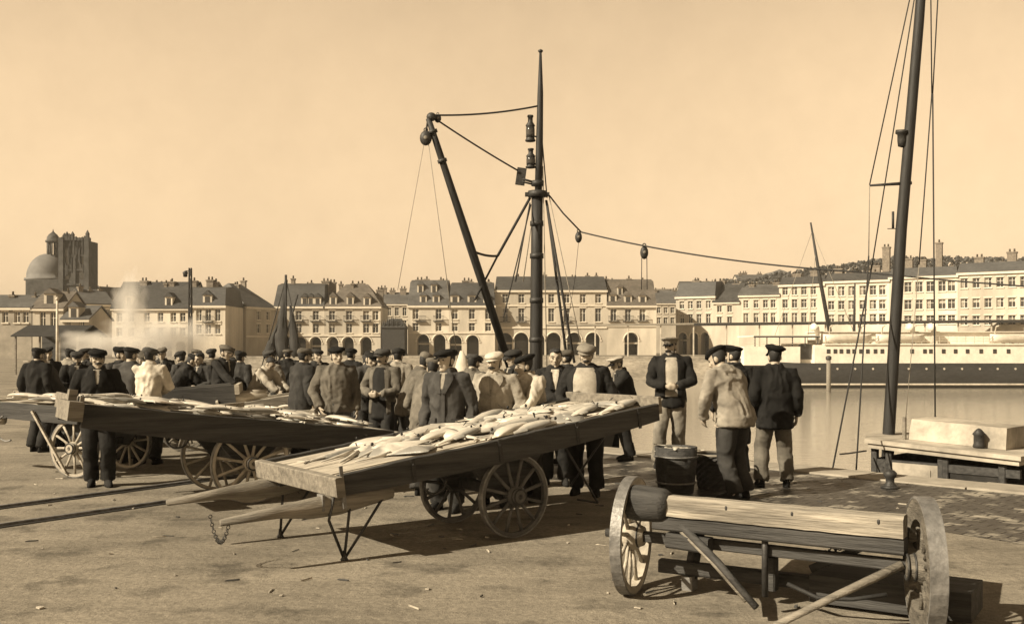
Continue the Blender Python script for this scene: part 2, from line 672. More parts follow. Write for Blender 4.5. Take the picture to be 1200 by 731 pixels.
def put_window(parent, x, z, w, hgt, k, y=.22):
    cu = R.choice((0, 0, 0, 1, 2))
    key = (round(w, 1), round(hgt, 1), k, cu)
    w, hgt = key[0], key[1]
    if key not in WIN:
        f, p = win_mesh(w, hgt, PLAIN[k], cu)
        fo = f.build('window', None, parent)
        po = p.build('pane', None, fo)
        fo.location = (x, y, z)
        WIN[key] = (fo, po)
        return
    f0, p0 = WIN[key]
    fo = f0.copy()
    COL.objects.link(fo)
    fo.parent = parent
    fo.location = (x, y, z)
    po = p0.copy()
    COL.objects.link(po)
    po.parent = fo


def facade(name, label, x0, x1, d0, d1, eave, ridge, rows=(), cols=(), ww=5.0, arches=(), arch=(392, 413, 8),
           dormers=(), chims=(), roof='gable', wall=0, rf=0, depth=11, group=None, string=(), frame=0, balc=(), mans=.45, gw=None):
    """town house: px columns / rows measured in the photograph, turned into metres at its own distance"""
    P0, P1 = V(xat(x0, d0), d0, 0), V(xat(x1, d1), d1, 0)
    u = (P1 - P0)
    Lw = u.length
    u.normalize()
    root = thing(name, label, 'building', P0, atan2(u.y, u.x), group)

    def lx(px):
        # local x of the point of the front seen at pixel column px
        k = (px - CX) / F
        den = u.x - k * u.y
        return (k * P0.y - P0.x) / den

    def lz(py):
        return zat(py, d0)
    ze, zr = lz(eave), lz(ridge)
    W = MB().use(m_wall[wall])
    # bands of the front wall
    openings = []
    z = -.5
    k = ww * 1.12 / F * d0
    if wall == 0:
        wall = R.choice((0, 0, 1, 4, 1))
    if arches:
        at_, ab_, ar = arch
        zt, zb = lz(at_), max(-.0, lz(ab_))
        r = ar / F * d0
        zc = zt - r
        band_top = zt + .45
        xs = sorted(lx(a) for a in arches)
        xs = [a for a in xs if a - r > .1 and a + r < Lw - .1]
        prev = 0.0
        mids = [(a + b) / 2 for a, b in zip(xs[:-1], xs[1:])] + [Lw]
        for i, a in enumerate(xs):
            rr = min(r, a - prev - .15, mids[i] - a - .15)
            zc = zt - rr
            seg = 10
            arc = [(a + rr * cos(pi - pi * j / seg), zc + rr * sin(pi - pi * j / seg)) for j in range(seg + 1)]
            # left pier, right pier
            for xa, xb in ((prev, a - rr), (a + rr, mids[i])):
                W.add([V(xa, 0, z), V(xb, 0, z), V(xb, 0, band_top), V(xa, 0, band_top)], [(0, 1, 2, 3)], False)
            for j in range(seg):
                (xa, za), (xb, zb_) = arc[j], arc[j + 1]
                W.add([V(xa, 0, za), V(xb, 0, zb_), V(xb, 0, band_top), V(xa, 0, band_top)], [(0, 1, 2, 3)], False)
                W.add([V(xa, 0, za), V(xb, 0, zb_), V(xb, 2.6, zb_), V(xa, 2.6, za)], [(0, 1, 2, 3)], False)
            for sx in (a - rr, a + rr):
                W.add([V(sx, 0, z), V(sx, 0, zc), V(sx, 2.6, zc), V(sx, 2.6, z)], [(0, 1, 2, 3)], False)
            W.use(m_wall[3]).add([V(a - rr - .1, 2.6, z), V(a + rr + .1, 2.6, z), V(a + rr + .1, 2.6, zt + .1), V(a - rr - .1, 2.6, zt + .1)], [(0, 1, 2, 3)], False)  # arcade back given dark stone to paint in the shade inside
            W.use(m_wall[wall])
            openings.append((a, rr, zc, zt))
            prev = mids[i]
        z = band_top
    cxs = sorted(lx(c_) for c_ in cols)
    rws = sorted([(lz(b_), lz(t_)) for t_, b_ in rows])
    wins = []
    for zb, zt in rws:
        if zb < z + .05 or zt > ze - .05:
            continue
        W.add([V(0, 0, z), V(Lw, 0, z), V(Lw, 0, zb), V(0, 0, zb)], [(0, 1, 2, 3)], False)
        prev = 0
        for cx in cxs:
            a, b_ = cx - k / 2, cx + k / 2
            if a < prev + .05 or b_ > Lw - .05:
                continue
            W.add([V(prev, 0, zb), V(a, 0, zb), V(a, 0, zt), V(prev, 0, zt)], [(0, 1, 2, 3)], False)
            for q_ in ([V(a, 0, zb), V(a, 0, zt), V(a, .4, zt), V(a, .4, zb)], [V(b_, 0, zb), V(b_, 0, zt), V(b_, .4, zt), V(b_, .4, zb)],
                       [V(a, 0, zb), V(b_, 0, zb), V(b_, .4, zb), V(a, .4, zb)], [V(a, 0, zt), V(b_, 0, zt), V(b_, .4, zt), V(a, .4, zt)]):
                W.add(q_, [(0, 1, 2, 3)], False)
            wins.append((cx, zb, zt))
            prev = b_
        W.add([V(prev, 0, zb), V(Lw, 0, zb), V(Lw, 0, zt), V(prev, 0, zt)], [(0, 1, 2, 3)], False)
        z = zt
    W.add([V(0, 0, z), V(Lw, 0, z), V(Lw, 0, ze), V(0, 0, ze)], [(0, 1, 2, 3)], False)
    zz = -.5
    for q_ in ([V(0, 0, zz), V(0, depth, zz), V(0, depth, ze), V(0, 0, ze)], [V(Lw, 0, zz), V(Lw, depth, zz), V(Lw, depth, ze), V(Lw, 0, ze)],
               [V(0, depth, zz), V(Lw, depth, zz), V(Lw, depth, ze), V(0, depth, ze)]):
        W.add(q_, [(0, 1, 2, 3)], False)
    if roof == 'gable':
        for sx in (0.002, Lw - .002):
            W.add([V(sx, 0, ze), V(sx, depth, ze), V(sx, depth / 2, zr)], [(0, 1, 2)], False)
    W.build('wall', None, root)
    for cx, zb, zt in wins:
        put_window(root, cx, zb, k, zt - zb, frame)
    # cornices and sills
    T = MB().use(m_trim)
    T.bx(-.15, Lw + .15, -.32, -.003, ze - .38, ze - .02)
    for sy in string:
        T.bx(0, Lw, -.16, -.003, lz(sy) - .14, lz(sy) + .14)
    T.build('cornice', None, root)
    if balc:
        for c_, y_ in balc:
            B = MB().use(m_balc)
            a, zb = lx(c_), lz(y_)
            hw = k * .85
            B.bx(a - hw, a + hw, -.55, -.005, zb - .12, zb)
            for j in range(9):
                xx = a - hw + .03 + (2 * hw - .06) * j / 8
                B.bx(xx - .02, xx + .02, -.53, -.49, zb, zb + .85)
            B.bx(a - hw, a + hw, -.55, -.48, zb + .851, zb + .92)
            for xx in (a - hw + .03, a + hw - .03):
                B.bx(xx - .02, xx + .02, -.53, -.005, zb + .85, zb + .90)
            B.build('balcony', None, root)
    if openings:
        for a, rr, zc, zt in openings:
            A = MB().use(m_trim)
            A.torus((a, -.03, zc), rr + .14, .12, 'y', 12, 4, 0, pi)
            A.bx(a - rr - .36, a - rr - .02, -.10, -.005, zc - .25, zc + .02)
            A.bx(a + rr + .02, a + rr + .36, -.10, -.005, zc - .25, zc + .02)
            A.build('arch_moulding', None, root)
            if R.random() < .55:
                MB().use(m_glass).bx(a - rr * .75, a + rr * .75, 2.50, 2.58, .0, zc - .1).build('shop_window', None, root)
            if R.random() < .4:
                MB().use(m_paint_pale).bx(a - rr * .95, a + rr * .95, .9, 1.0, zc - .75, zc - .45).build('sign_board', None, root)
    # roof
    G = MB().use(m_slate[rf])
    o = .35
    if roof == 'gable':
        th = .18
        for s_ in (0, 1):
            y0, y1 = (-o, depth / 2) if s_ == 0 else (depth + o, depth / 2)
            zl = ze - o * (zr - ze) / (depth / 2) * .5
            G.add([V(-.2, y0, zl), V(Lw + .2, y0, zl), V(Lw + .2, y1, zr), V(-.2, y1, zr),
                   V(-.2, y0, zl + th), V(Lw + .2, y0, zl + th), V(Lw + .2, y1, zr + th), V(-.2, y1, zr + th)],
                  [(0, 1, 2, 3), (4, 5, 6, 7), (0, 1, 5, 4), (1, 2, 6, 5), (0, 3, 7, 4)], False)
        yr = depth / 2
        sl = (zr - ze) / (depth / 2)
    elif roof == 'mansard':
        zm = zr - (zr - ze) * .12
        ins = (zm - ze) * mans
        base = [V(-.05, -.25, ze), V(Lw + .05, -.25, ze), V(Lw + .05, depth + .2, ze), V(-.05, depth + .2, ze)]
        mid = [V(.25, ins, zm), V(Lw - .25, ins, zm), V(Lw - .25, depth - ins, zm), V(.25, depth - ins, zm)]
        topr = [V(.25, depth / 2 - .2, zr), V(Lw - .25, depth / 2 - .2, zr), V(Lw - .25, depth / 2 + .2, zr), V(.25, depth / 2 + .2, zr)]
        G.loft([base, mid, topr], smooth=False)
        yr = depth / 2
        sl = 1 / mans
    else:  # hip
        i2 = min(depth / 2, Lw * .3)
        base = [V(-o, -o, ze), V(Lw + o, -o, ze), V(Lw + o, depth + o, ze), V(-o, depth + o, ze)]
        topr = [V(i2, depth / 2 - .1, zr), V(Lw - i2, depth / 2 - .1, zr), V(Lw - i2, depth / 2 + .1, zr), V(i2, depth / 2 + .1, zr)]
        G.loft([base, topr], smooth=False)
        yr = depth / 2
        sl = (zr - ze) / (depth / 2)
    ro = G.build('roof', None, root)
    for dx, dy, *wx in dormers:
        a, zc = lx(dx), lz(dy)
        hw = (wx[0] if wx else 5) / F * d0 / 2 + .25
        yf = max(.0, (zc - .9 - ze) / sl)
        D = MB().use(m_wall[0])
        D.bx(a - hw, a + hw, yf, yf + 2.2, zc - 1.0, zc + .75)
        do = D.build('dormer', None, ro)
        E_ = MB().use(m_slate[rf])
        E_.add([V(a - hw - .15, yf - .2, zc + .753), V(a + hw + .15, yf - .2, zc + .753), V(a, yf - .2, zc + 1.5),
                V(a - hw - .15, yf + 2.4, zc + .753), V(a + hw + .15, yf + 2.4, zc + .753), V(a, yf + 2.4, zc + 1.5)],
               [(0, 1, 2), (3, 4, 5), (0, 2, 5, 3), (1, 2, 5, 4), (0, 1, 4, 3)], False)
        E_.use(m_glass).bx(a - hw * .55, a + hw * .55, yf - .03, yf - .004, zc - .75, zc + .5)
        E_.build('dormer_window', None, do)
    xtra = []
    if (x1 - x0) > 25:
        for j in range(int((x1 - x0) / 16)):
            xtra.append((R.uniform(x0 + 3, x1 - 3), R.uniform(2.5, 5.5), ridge - R.uniform(1, 5)))
    for cx_, cw, cy in list(chims) + xtra:
        a, zt = lx(cx_), lz(cy)
        hw = cw / F * d0 / 2
        yy = depth * .5 + R.uniform(-1, 1)
        C_ = MB().use(m_brick)
        C_.bx(a - hw, a + hw, yy - .5, yy + .5, min(ze, zr - 2) + .2, zt - .5)
        C_.bx(a - hw - .1, a + hw + .1, yy - .6, yy + .6, zt - .75, zt - .5)
        nP = max(1, int(hw * 2 / .55))
        for j in range(nP):
            xx = a - hw + (j + .5) * 2 * hw / nP
            C_.lathe((xx, yy, zt - .5), [(.17, 0), (.14, .5), (.17, .52), (.1, .54)], 8)
        C_.build('chimney', None, ro)
    return root


D = 190
town = 'houses along the far quay'
facade('town_house', 'slim pale house with a dark hipped roof left of the smoking houses', 100, 133, 175, 178, 356, 338,
       [(362, 370), (377, 386)], [108, 119, 127], 4.5, chims=[(104, 5, 331), (129, 4, 333)], wall=2, rf=1, group=town)
facade('town_house', 'wide pale house with two chimneys half veiled by rising smoke', 131, 222, 165, 165, 361, 329,
       [(366, 377), (384, 394)], [140, 154, 172, 188, 203, 214], 6, arches=[143, 160, 178, 196, 212], arch=(400, 413, 5.5),
       dormers=[(197, 353), (150, 352)], chims=[(156, 8, 323), (190, 7, 324), (245 - 28, 7, 323)], wall=0, rf=0, group=town)
facade('town_house', 'pale house with one roof dormer just right of the tall lamp post', 223, 264, 165, 165, 358, 334,
       [(362, 376), (380, 391)], [233, 244, 255], 6, dormers=[(243, 351, 7)], chims=[(236, 8, 322), (242, 5, 324)], wall=0, rf=0, group=town,
       roof='mansard', balc=[(244, 377)])
facade('town_house', 'far shaded house in the gap between two pale corner houses', 262, 292, 235, 240, 362, 345,
       [(366, 374), (380, 388)], [268, 276, 284], 4, chims=[(268, 5, 338), (280, 5, 341)], wall=3, rf=1, group=town)  # shade on this house is put into its dark wall stone
facade('town_house', 'pale corner house whose tall gable end shows four small windows', 288, 322, 176, 184, 359, 330,
       [(338, 346), (364, 374), (379, 390)], [303, 314], 6, roof='hip', chims=[(320, 3, 321)], wall=1, rf=1, group=town, string=(361, 394))
facade('arcade_house', 'long pale arcaded house under a dark roof behind the brown sailed lugger', 321, 380, 184, 184, 359, 330,
       [(364, 375), (379, 390)], [330, 350, 370], 6.5, arches=[337, 352, 370], arch=(395, 414, 6.5), dormers=[(357, 353), (364, 353), (372, 353)],
       chims=[(337, 4, 321), (376, 9, 324)], wall=0, rf=0, group=town, string=(361, 393), balc=[(350, 376), (370, 376)], roof='mansard', mans=.5)
facade('arcade_house', 'pale arcaded house with four arches between the lugger and a dark slate gatehouse', 380, 446, 184, 184, 359, 331,
       [(364, 375), (379, 390)], [389, 409, 429, 440], 6.5, arches=[390, 408, 429], arch=(395, 414, 6.5), dormers=[(390, 352), (410, 352), (430, 353)],
       chims=[(383, 8, 325), (414, 6, 327), (440, 8, 334)], wall=0, rf=2, group=town, string=(361, 393), balc=[(389, 376), (409, 376), (429, 376)], roof='hip')
facade('town_house', 'far narrow house in the gap above the dark slate gatehouse', 440, 482, 230, 230, 356, 342,
       [(360, 370), (375, 384)], [447, 456, 465, 474], 4, chims=[(446, 8, 333), (457, 6, 336), (470, 7, 334)], wall=1, rf=1, group=town)
facade('arcade_house', 'pale arcaded house with two dormers directly behind the leaning cargo boom', 478, 526, 186, 186, 358, 326,
       [(362, 374), (378, 388)], [487, 493, 514], 6.5, arches=[496, 515], arch=(392, 414, 7), dormers=[(496, 351), (511, 351), (492, 338, 4), (508, 338, 4)],
       chims=[(488, 9, 322), (519, 8, 324)], wall=0, rf=1, group=town, string=(360, 390), balc=[(493, 376), (514, 376)], roof='mansard')
facade('arcade_house', 'pale arcaded house with pointed white dormers left of the tallest block', 526, 580, 186, 186, 358, 329,
       [(362, 374), (378, 388)], [533, 553, 572], 6.5, arches=[534, 554, 573], arch=(393, 414, 7), dormers=[(533, 351, 7), (553, 351, 7), (571, 352, 6)],
       chims=[(545, 10, 323), (572, 6, 325)], wall=0, rf=0, group=town, string=(360, 390), roof='mansard')
facade('arcade_house', 'tallest arcaded block with a long level dark roof right behind the trawler mast', 580, 711, 188, 188, 340, 321,
       [(344, 355), (361, 377)], [592, 611, 626, 646, 664, 683, 701], 6.5, arches=[592, 611, 630, 649, 673, 695, 703 + 0], arch=(390, 414, 8.2),
       wall=0, rf=0, group=town, string=(358, 384), roof='mansard', mans=.9, balc=[(592, 377), (611, 377), (664, 377)], depth=14)
facade('arcade_house', 'lower arcaded house with three white dormers right of the tallest block', 711, 769, 188, 188, 358, 325,
       [(362, 376)], [719, 736, 753], 6.5, arches=[718, 740, 761], arch=(390, 414, 8.2), dormers=[(718, 350, 6), (736, 351, 6), (753, 351, 6), (727, 341, 3)],
       chims=[(714, 5, 321), (741, 8, 326)], wall=0, rf=2, group=town, string=(382,), roof='mansard', balc=[(719, 376), (736, 376), (753, 376)])
facade('town_house', 'small far house low in the gap right of the three dormer house', 766, 800, 250, 250, 355, 340,
       [(360, 367), (372, 379)], [772, 780, 788], 4, chims=[(769, 8, 336), (790, 5, 337)], wall=1, rf=1, group=town)
facade('town_house', 'pale house with a big dark double roof behind the tall capped fisherman', 792, 838, 200, 196, 348, 329,
       [(353, 362), (368, 379)], [799, 809, 819, 830], 5, chims=[(806, 8, 325), (835, 9, 326)], wall=1, rf=0, group=town, roof='mansard', arches=[800, 813, 826], arch=(390, 413, 5))
facade('town_house', 'low pale house with few windows left of the stepped right terrace', 836, 866, 196, 194, 354, 331,
       [(358, 366), (371, 379)], [843, 855], 5, chims=[(856, 8, 328)], wall=0, rf=0, group=town)
facade('town_house', 'pale narrow house with a rainwater pipe beside the long right terrace', 866, 913, 194, 191, 346, 333,
       [(352, 361), (367, 378)], [874, 886, 897, 906], 5, chims=[(876, 6, 329), (905, 8, 327)], wall=0, rf=1, group=town)
facade('terrace_block', 'pale three storey terrace with rows of windows behind the ferry bow', 913, 966, 191, 187, 334, 323,
       [(336, 346), (351, 361), (367, 378)], [920, 931, 942, 953], 5.6, chims=[(925, 10, 316), (948, 9, 314)], wall=0, rf=0, group=town, roof='mansard', mans=1.2)
facade('terrace_block', 'pale tall terrace with a thick round chimney behind the ferry lifeboats', 966, 1042, 187, 181, 330, 319,
       [(336, 347), (353, 363), (369, 379)], [974, 986, 998, 1011, 1023, 1034], 6.4, chims=[(975, 9, 310), (1032, 8, 287), (1018, 11, 308)], wall=0, rf=0, group=town, roof='mansard', mans=1.2)
facade('terrace_block', 'pale tall terrace with the tallest chimney stack right of the leaning boat mast', 1042, 1122, 181, 175, 325, 313,
       [(331, 343), (352, 363), (370, 380)], [1051, 1064, 1077, 1090, 1104, 1115], 7, chims=[(1058, 10, 298), (1093, 7, 280), (1075, 8, 300)], wall=0, rf=0, group=town, roof='mansard')
facade('terrace_block', 'pale tall terrace at the far right end of the harbour row', 1122, 1215, 175, 168, 320, 307,
       [(326, 338), (350, 361), (370, 381)], [1130, 1144, 1158, 1172, 1186, 1200], 7, chims=[(1140, 10, 296), (1180, 10, 292)], wall=1, rf=0, group=town, roof='mansard')
facade('town_house', 'grey house with a steep gabled dormer under the church dome', 38, 74, 140, 140, 361, 341,
       [(365, 385)], [50, 62], 6, dormers=[(56, 350, 10)], wall=1, rf=2, group=town, depth=8)
facade('town_house', 'small pale house with one round topped dormer under the church tower', 73, 104, 138, 138, 374, 358,
       [(377, 388)], [80, 96], 5, dormers=[(86, 366, 7)], wall=1, rf=1, group=town, depth=8)
facade('town_house', 'plain grey house at the far left end behind the market shed', -20, 37, 140, 140, 360, 345,
       [(365, 378)], [-8, 6, 20, 30], 6, chims=[(0, 6, 340)], wall=2, rf=1, group=town, depth=9)
for k_, (a, b_, d_, e_, r_, lab) in enumerate(((800, 868, 300, 338, 329, 'far hillside house peeping over roofs behind the double roofed house'),
                               (866, 905, 310, 330, 321, 'far hillside house peeping over roofs left of the long terrace'),
                               (690, 792, 300, 347, 338, 'far low house peeping out behind the gap in the arcades'),
                               (60, 132, 240, 348, 336, 'long far roof rising behind the church tower'))):
    facade('distant_house', lab, a, b_, d_, d_, e_, r_, [(e_ + 3, e_ + 8)], [a + (b_ - a) * t for t in (.2, .4, .6, .8)], 3.5, wall=1, rf=k_ % 3,
           chims=[(a + (b_ - a) * .3, 5, r_ - 5), (a + (b_ - a) * .75, 5, r_ - 4)], group='far houses above the roofs')

# dark slate gatehouse with spiky pinnacles
d_ = 182
x0, x1 = xat(447, d_), xat(474, d_)
t = thing('gatehouse', 'dark square slate hung gatehouse with spiky pinnacles between two arcaded houses', 'building', (x0, d_, 0))
wd = x1 - x0
m_hung = mat('slate_hung', .028, .7, .35, 2, NEU, .4, 6, (1, 1, 3))
MB().use(m_hung).bx(0, wd, 0, 5, 0, zat(384, d_)).build('wall', None, t)
r_ = MB().use(m_hung)
r_.loft([[V(-.2, -.2, zat(384, d_) + .01), V(wd + .2, -.2, zat(384, d_) + .01), V(wd + .2, 5.2, zat(384, d_) + .01), V(-.2, 5.2, zat(384, d_) + .01)],
         [V(wd * .35, 1.6, zat(373, d_)), V(wd * .8, 1.6, zat(373, d_)), V(wd * .8, 3.4, zat(373, d_)), V(wd * .35, 3.4, zat(373, d_))]], smooth=False)
r_.build('roof', None, t)
for i in range(11):
    xx = wd * (i + .5) / 11
    top = zat(381 - 9 * sin(pi * min(1, (i + 1.5) / 11)) - R.uniform(0, 3), d_)
    MB().use(m_iron).lathe((xx, .2 if i % 2 else .9, zat(385, d_)), [(.16, 0), (.14, (top - zat(385, d_)) * .6), (.02, top - zat(385, d_))], 6).build('pinnacle', None, t)

# church: body, dome with lantern, dark tower
d_ = 215
t = thing('church', 'dark old church with a pale lead dome, a lantern and a square pinnacled tower', 'church', (xat(60, d_), d_, 0))
ox = xat(60, d_)


def cxx(px, y=0):
    return xat(px, d_ + y) - ox


MB().use(m_wall[3]).bx(cxx(22), cxx(72), 3, 16, -.3, zat(326, d_)).build('chapel_wall', None, t)
rd = (cxx(80, 9) - cxx(33, 9)) / 2
zc, zt = zat(326, d_), zat(300, d_ + 9)
dm = MB().use(m_lead).lathe((cxx(56.5, 9), rd + 4.5, 0), [(rd + .4, zc + .01), (rd + .4, zc + .5), (rd, zc + .5)] + [(rd * cos(a * pi / 16), zc + .5 + (zt - zc) * sin(a * pi / 16)) for a in range(1, 8)], 28)
dmo = dm.build('dome', None, t)
ln = MB().use(m_wall[3])
lx_, ly_ = cxx(62.5, 9), rd + 4.5
zl0, zl1, zl2 = zat(304, d_ + 5), zat(282, d_ + 5), zat(270, d_ + 5)
ln.lathe((lx_, ly_, 0), [(1.5, zl0), (1.5, zl0 + .8), (1.2, zl0 + .8), (1.2, zl0 + 1.0)], 8, False)
for i in range(8):
    a = 2 * pi * i / 8 + .2
    ln.tube([(lx_ + 1.15 * cos(a), ly_ + 1.15 * sin(a), zl0 + .9), (lx_ + 1.15 * cos(a), ly_ + 1.15 * sin(a), zl1)], .2, 6)
ln.lathe((lx_, ly_, 0), [(1.6, zl1), (1.6, zl1 + .4), (1.35, zl1 + .5), (1.3, zl1 + 1.1), (.9, zl2 - .5), (.3, zl2), (.12, zl2 + .3), (.06, zat(263, d_))], 10)
ln.build('lantern', None, dmo)
xa, xb = cxx(73, 1), cxx(103, 1)
zt0, zt1 = zat(395, d_), zat(282, d_ + 1)
tw = MB().use(m_wall[3])
yT = .8
tw.bx(xa, xb, yT, yT + (xb - xa), -.3, zt1)
for fx in (0, 1):
    xx = xa if fx == 0 else xb
    tw.bx(xx - .5, xx + .5, yT - .6, yT + .6, -.3, zt1 + .6)
tw.bx((xa + xb) / 2 - .3, (xa + xb) / 2 + .3, yT - .35, yT - .003, zat(333, d_), zt1 - .3)
for k_ in range(3):
    zz = zat(333 - 17 * k_, d_)
    tw.bx(xa - .1, xb + .1, yT - .25, yT - .004, zz - .2, zz + .2)
for k_ in range(22):
    zz = zat(330 - R.uniform(0, 40), d_)
    xx = xa + (xb - xa) * (k_ + .5) / 22
    tw.bx(xx, xx + R.uniform(.10, .22), yT - R.uniform(.25, .5), yT - .006 - .001 * k_, zz, zz + R.uniform(1.5, 4.5))
two = tw.build('tower', None, t)
for sx in (.2, .5, .8):
    xm = xa + (xb - xa) * sx
    MB().use(m_glass).bx(xm - .5, xm + .5, yT - .04, yT - .005, zat(327, d_), zat(292, d_)).build('belfry_opening', None, two)
for sx, h_ in ((0, .8), (.1, 1.6), (.2, 1.9), (.3, 1.5), (.42, 1.9), (.55, .9), (.68, .7), (.8, .8), (1, 2.2)):
    MB().use(m_wall[3]).lathe((xa + (xb - xa) * sx, yT, zt1 + .01), [(.5, 0), (.42, h_ * .55), (.5, h_ * .6), (.06, h_)], 6, False).build('pinnacle', None, two)
nv = MB().use(m_wall[2]).bx(cxx(86), cxx(124), 4, 15, -.3, zat(350, d_))
nv.build('nave_wall', None, t)
nr = MB().use(m_slate[1])
nr.loft([[V(cxx(86), 3.6, zat(350, d_) + .01), V(cxx(124), 3.6, zat(350, d_) + .01), V(cxx(124), 15, zat(350, d_) + .01), V(cxx(86), 15, zat(350, d_) + .01)],
         [V(cxx(88), 9.2, zat(332, d_)), V(cxx(118), 9.2, zat(334, d_)), V(cxx(118), 9.6, zat(334, d_)), V(cxx(88), 9.6, zat(332, d_))]], smooth=False)
nr.build('nave_roof', None, t)

# open market shed at the left, its pole, the lamp post
d_ = 62
t = thing('market_shed', 'low open market shed with a dark sloping roof behind the left crowd', 'shed', (xat(66, d_), d_, 0))
sw = (97 - 20) / F * d_
r_ = MB().use(m_hung)
zE, zR = zat(401, d_), zat(381, d_)
zE = 2.25
zR = zat(382, d_)
for y0, y1, za, zb in ((-1.6, .6, zE, zR), (2.8, .6, zE, zR)):
    r_.add([V(-sw / 2, y0, za), V(sw / 2, y0, za), V(sw / 2, y1, zb), V(-sw / 2, y1, zb),
            V(-sw / 2, y0, za + .07), V(sw / 2, y0, za + .07), V(sw / 2, y1, zb + .07), V(-sw / 2, y1, zb + .07)],
           [(0, 1, 2, 3), (4, 5, 6, 7), (0, 1, 5, 4), (0, 3, 7, 4), (1, 2, 6, 5)], False)
r_.build('roof', None, t)
for sx in (-.46, -.1, .2, .46):
    for sy in (-1.3, 2.4):
        MB().use(m_wood_md).beam((sx * sw, sy, 0), (sx * sw, sy, zE + .1), .1, .1).build('post', None, t)
MB().use(m_wood_dk).bx(-sw * .45, sw * .45, 2.0, 2.06, 0, 2.3).build('back_boards', None, t)  # dark boards stand in for the shade inside the shed
MB().use(m_wood_lt).bx(-sw * .4, sw * .42, -.9, -.3, .75, .82).build('counter', None, t)

d_ = 45
t = thing('flag_pole', 'slim pale pole standing in front of the dark market shed', 'pole', (xat(67, d_), d_, 0))
MB().use(m_paint_pale).tube([(0, 0, 0), (0, 0, zat(352, d_))], [.07, .05], 8).build('shaft', None, t)
MB().use(m_paint_pale).lathe((0, 0, zat(352, d_)), [(.05, 0), (.09, .05), (.05, .13), (.01, .16)], 8).build('finial', None, t)

d_ = 70
t = thing('lamp_post', 'tall dark lattice lamp post with a side lantern in front of the left houses', 'lamp post', (xat(223, d_), d_, 0))
zt = zat(314, d_)
pb = MB().use(m_iron)
for sx in (-1, 1):
    for sy in (-1, 1):
        pb.beam((sx * .12, sy * .12, 0), (sx * .07, sy * .07, zt), .06, .06)
for i in range(11):
    za, zb = zt * i / 11, zt * (i + 1) / 11
    wa, wb = .12 - .05 * i / 11, .12 - .05 * (i + 1) / 11
    for sy in (-1, 1):
        pb.beam((-wa, sy * wa, za), (wb, sy * wb, zb), .04, .04)
        pb.beam((wa, sy * wa, za), (-wb, sy * wb, zb), .04, .04)
pb.build('lattice_mast', None, t)
MB().use(m_iron).beam((0, 0, zt - .2), (-.32, 0, zt - .2), .06, .06).build('arm', None, t)
MB().use(m_iron).lathe((-.34, 0, zt - .5), [(.03, -.12), (.14, -.1), (.16, .1), (.2, .2), (.05, .3)], 10).build('lantern', None, t)
MB().use(m_iron).lathe((0, 0, 0), [(.45, 0), (.42, .25), (.3, .6), (.28, .8)], 10).build('base', None, t)

# long low shelter roof on the far quay
d0, d1 = 171, 169
P0, P1 = V(xat(640, d0), d0, 0), V(xat(1215, d1), d1, 0)
uu = (P1 - P0)
Ls = uu.length
t = thing('quay_shelter', 'long thin flat shelter roof on posts along the far quay behind the ferry', 'shelter', P0, atan2(uu.y, uu.x))
z0, z1 = zat(382.5, d0), zat(376.5, d1)
r_ = MB().use(m_wall[2])
r_.add([V(0, -2, z0), V(Ls, -2, z1), V(Ls, 2, z1), V(0, 2, z0), V(0, -2, z0 + .3), V(Ls, -2, z1 + .3), V(Ls, 2, z1 + .3), V(0, 2, z0 + .3)],
       [(0, 1, 2, 3), (4, 5, 6, 7), (0, 1, 5, 4), (2, 3, 7, 6), (0, 3, 7, 4), (1, 2, 6, 5)], False)
r_.build('roof', None, t)
r_ = MB().use(m_iron)
r_.beam(V(Ls * .3, -2.06, z0 + .02 + (z1 - z0) * .3), V(Ls, -2.06, z1 + .02), .1, .45)
r_.build('gutter', None, t)
for i in range(15):
    xx = Ls * (i + .5) / 15
    MB().use(m_paint_pale).beam((xx, -1.6, 0), (xx, -1.6, z0 + (z1 - z0) * i / 15 - .01), .22, .22).build('post', None, t)

m_straw = mat('litter', .30, .9, .6, 20)
lt = MB()
for i in range(120):
    d = R.uniform(6.6, 14)
    px = R.uniform(20, 1150)
    c = V(xat(px, d), d, .004)
    if c.x > edge_x(d) - .8:
        continue
    a = R.uniform(0, pi)
    l_, w_ = (R.uniform(.02, .06), R.uniform(.002, .005)) if R.random() < .6 else (R.uniform(.008, .025), R.uniform(.006, .018))
    lt.use(m_straw if R.random() < .5 else m_wall[3])
    ca, sa = cos(a), sin(a)
    q_ = [(-l_, -w_), (l_ * R.uniform(.6, 1), -w_ * R.uniform(.4, 1)), (l_, w_ * R.uniform(.4, 1)), (-l_ * R.uniform(.5, 1), w_)]
    b0_ = [c + V(x * ca - y * sa, x * sa + y * ca, 0) for x, y in q_]
    lt.add(b0_ + [p + V(0, 0, R.uniform(.004, .014)) for p in b0_], [(4, 5, 6, 7), (0, 1, 5, 4), (1, 2, 6, 5), (2, 3, 7, 6), (3, 0, 4, 7)], False)
tag(lt.build('litter'), 'straw and small scraps strewn over the quay ground', 'litter', None, 'stuff')

# ------------------------------------------------------------------ boats
def rope(name, pts, r, parent, base, m=None, sag=0.0, n=5):
    pts = [Vector(p) - Vector(base) for p in pts]
    if len(pts) == 2 and sag:
        a, b = pts
        pts = [a.lerp(b, i / 12) - V(0, 0, 4 * sag * (i / 12) * (1 - i / 12)) for i in range(13)]
    return MB().use(m or m_rope).tube(pts, r, n).build(name, None, parent)


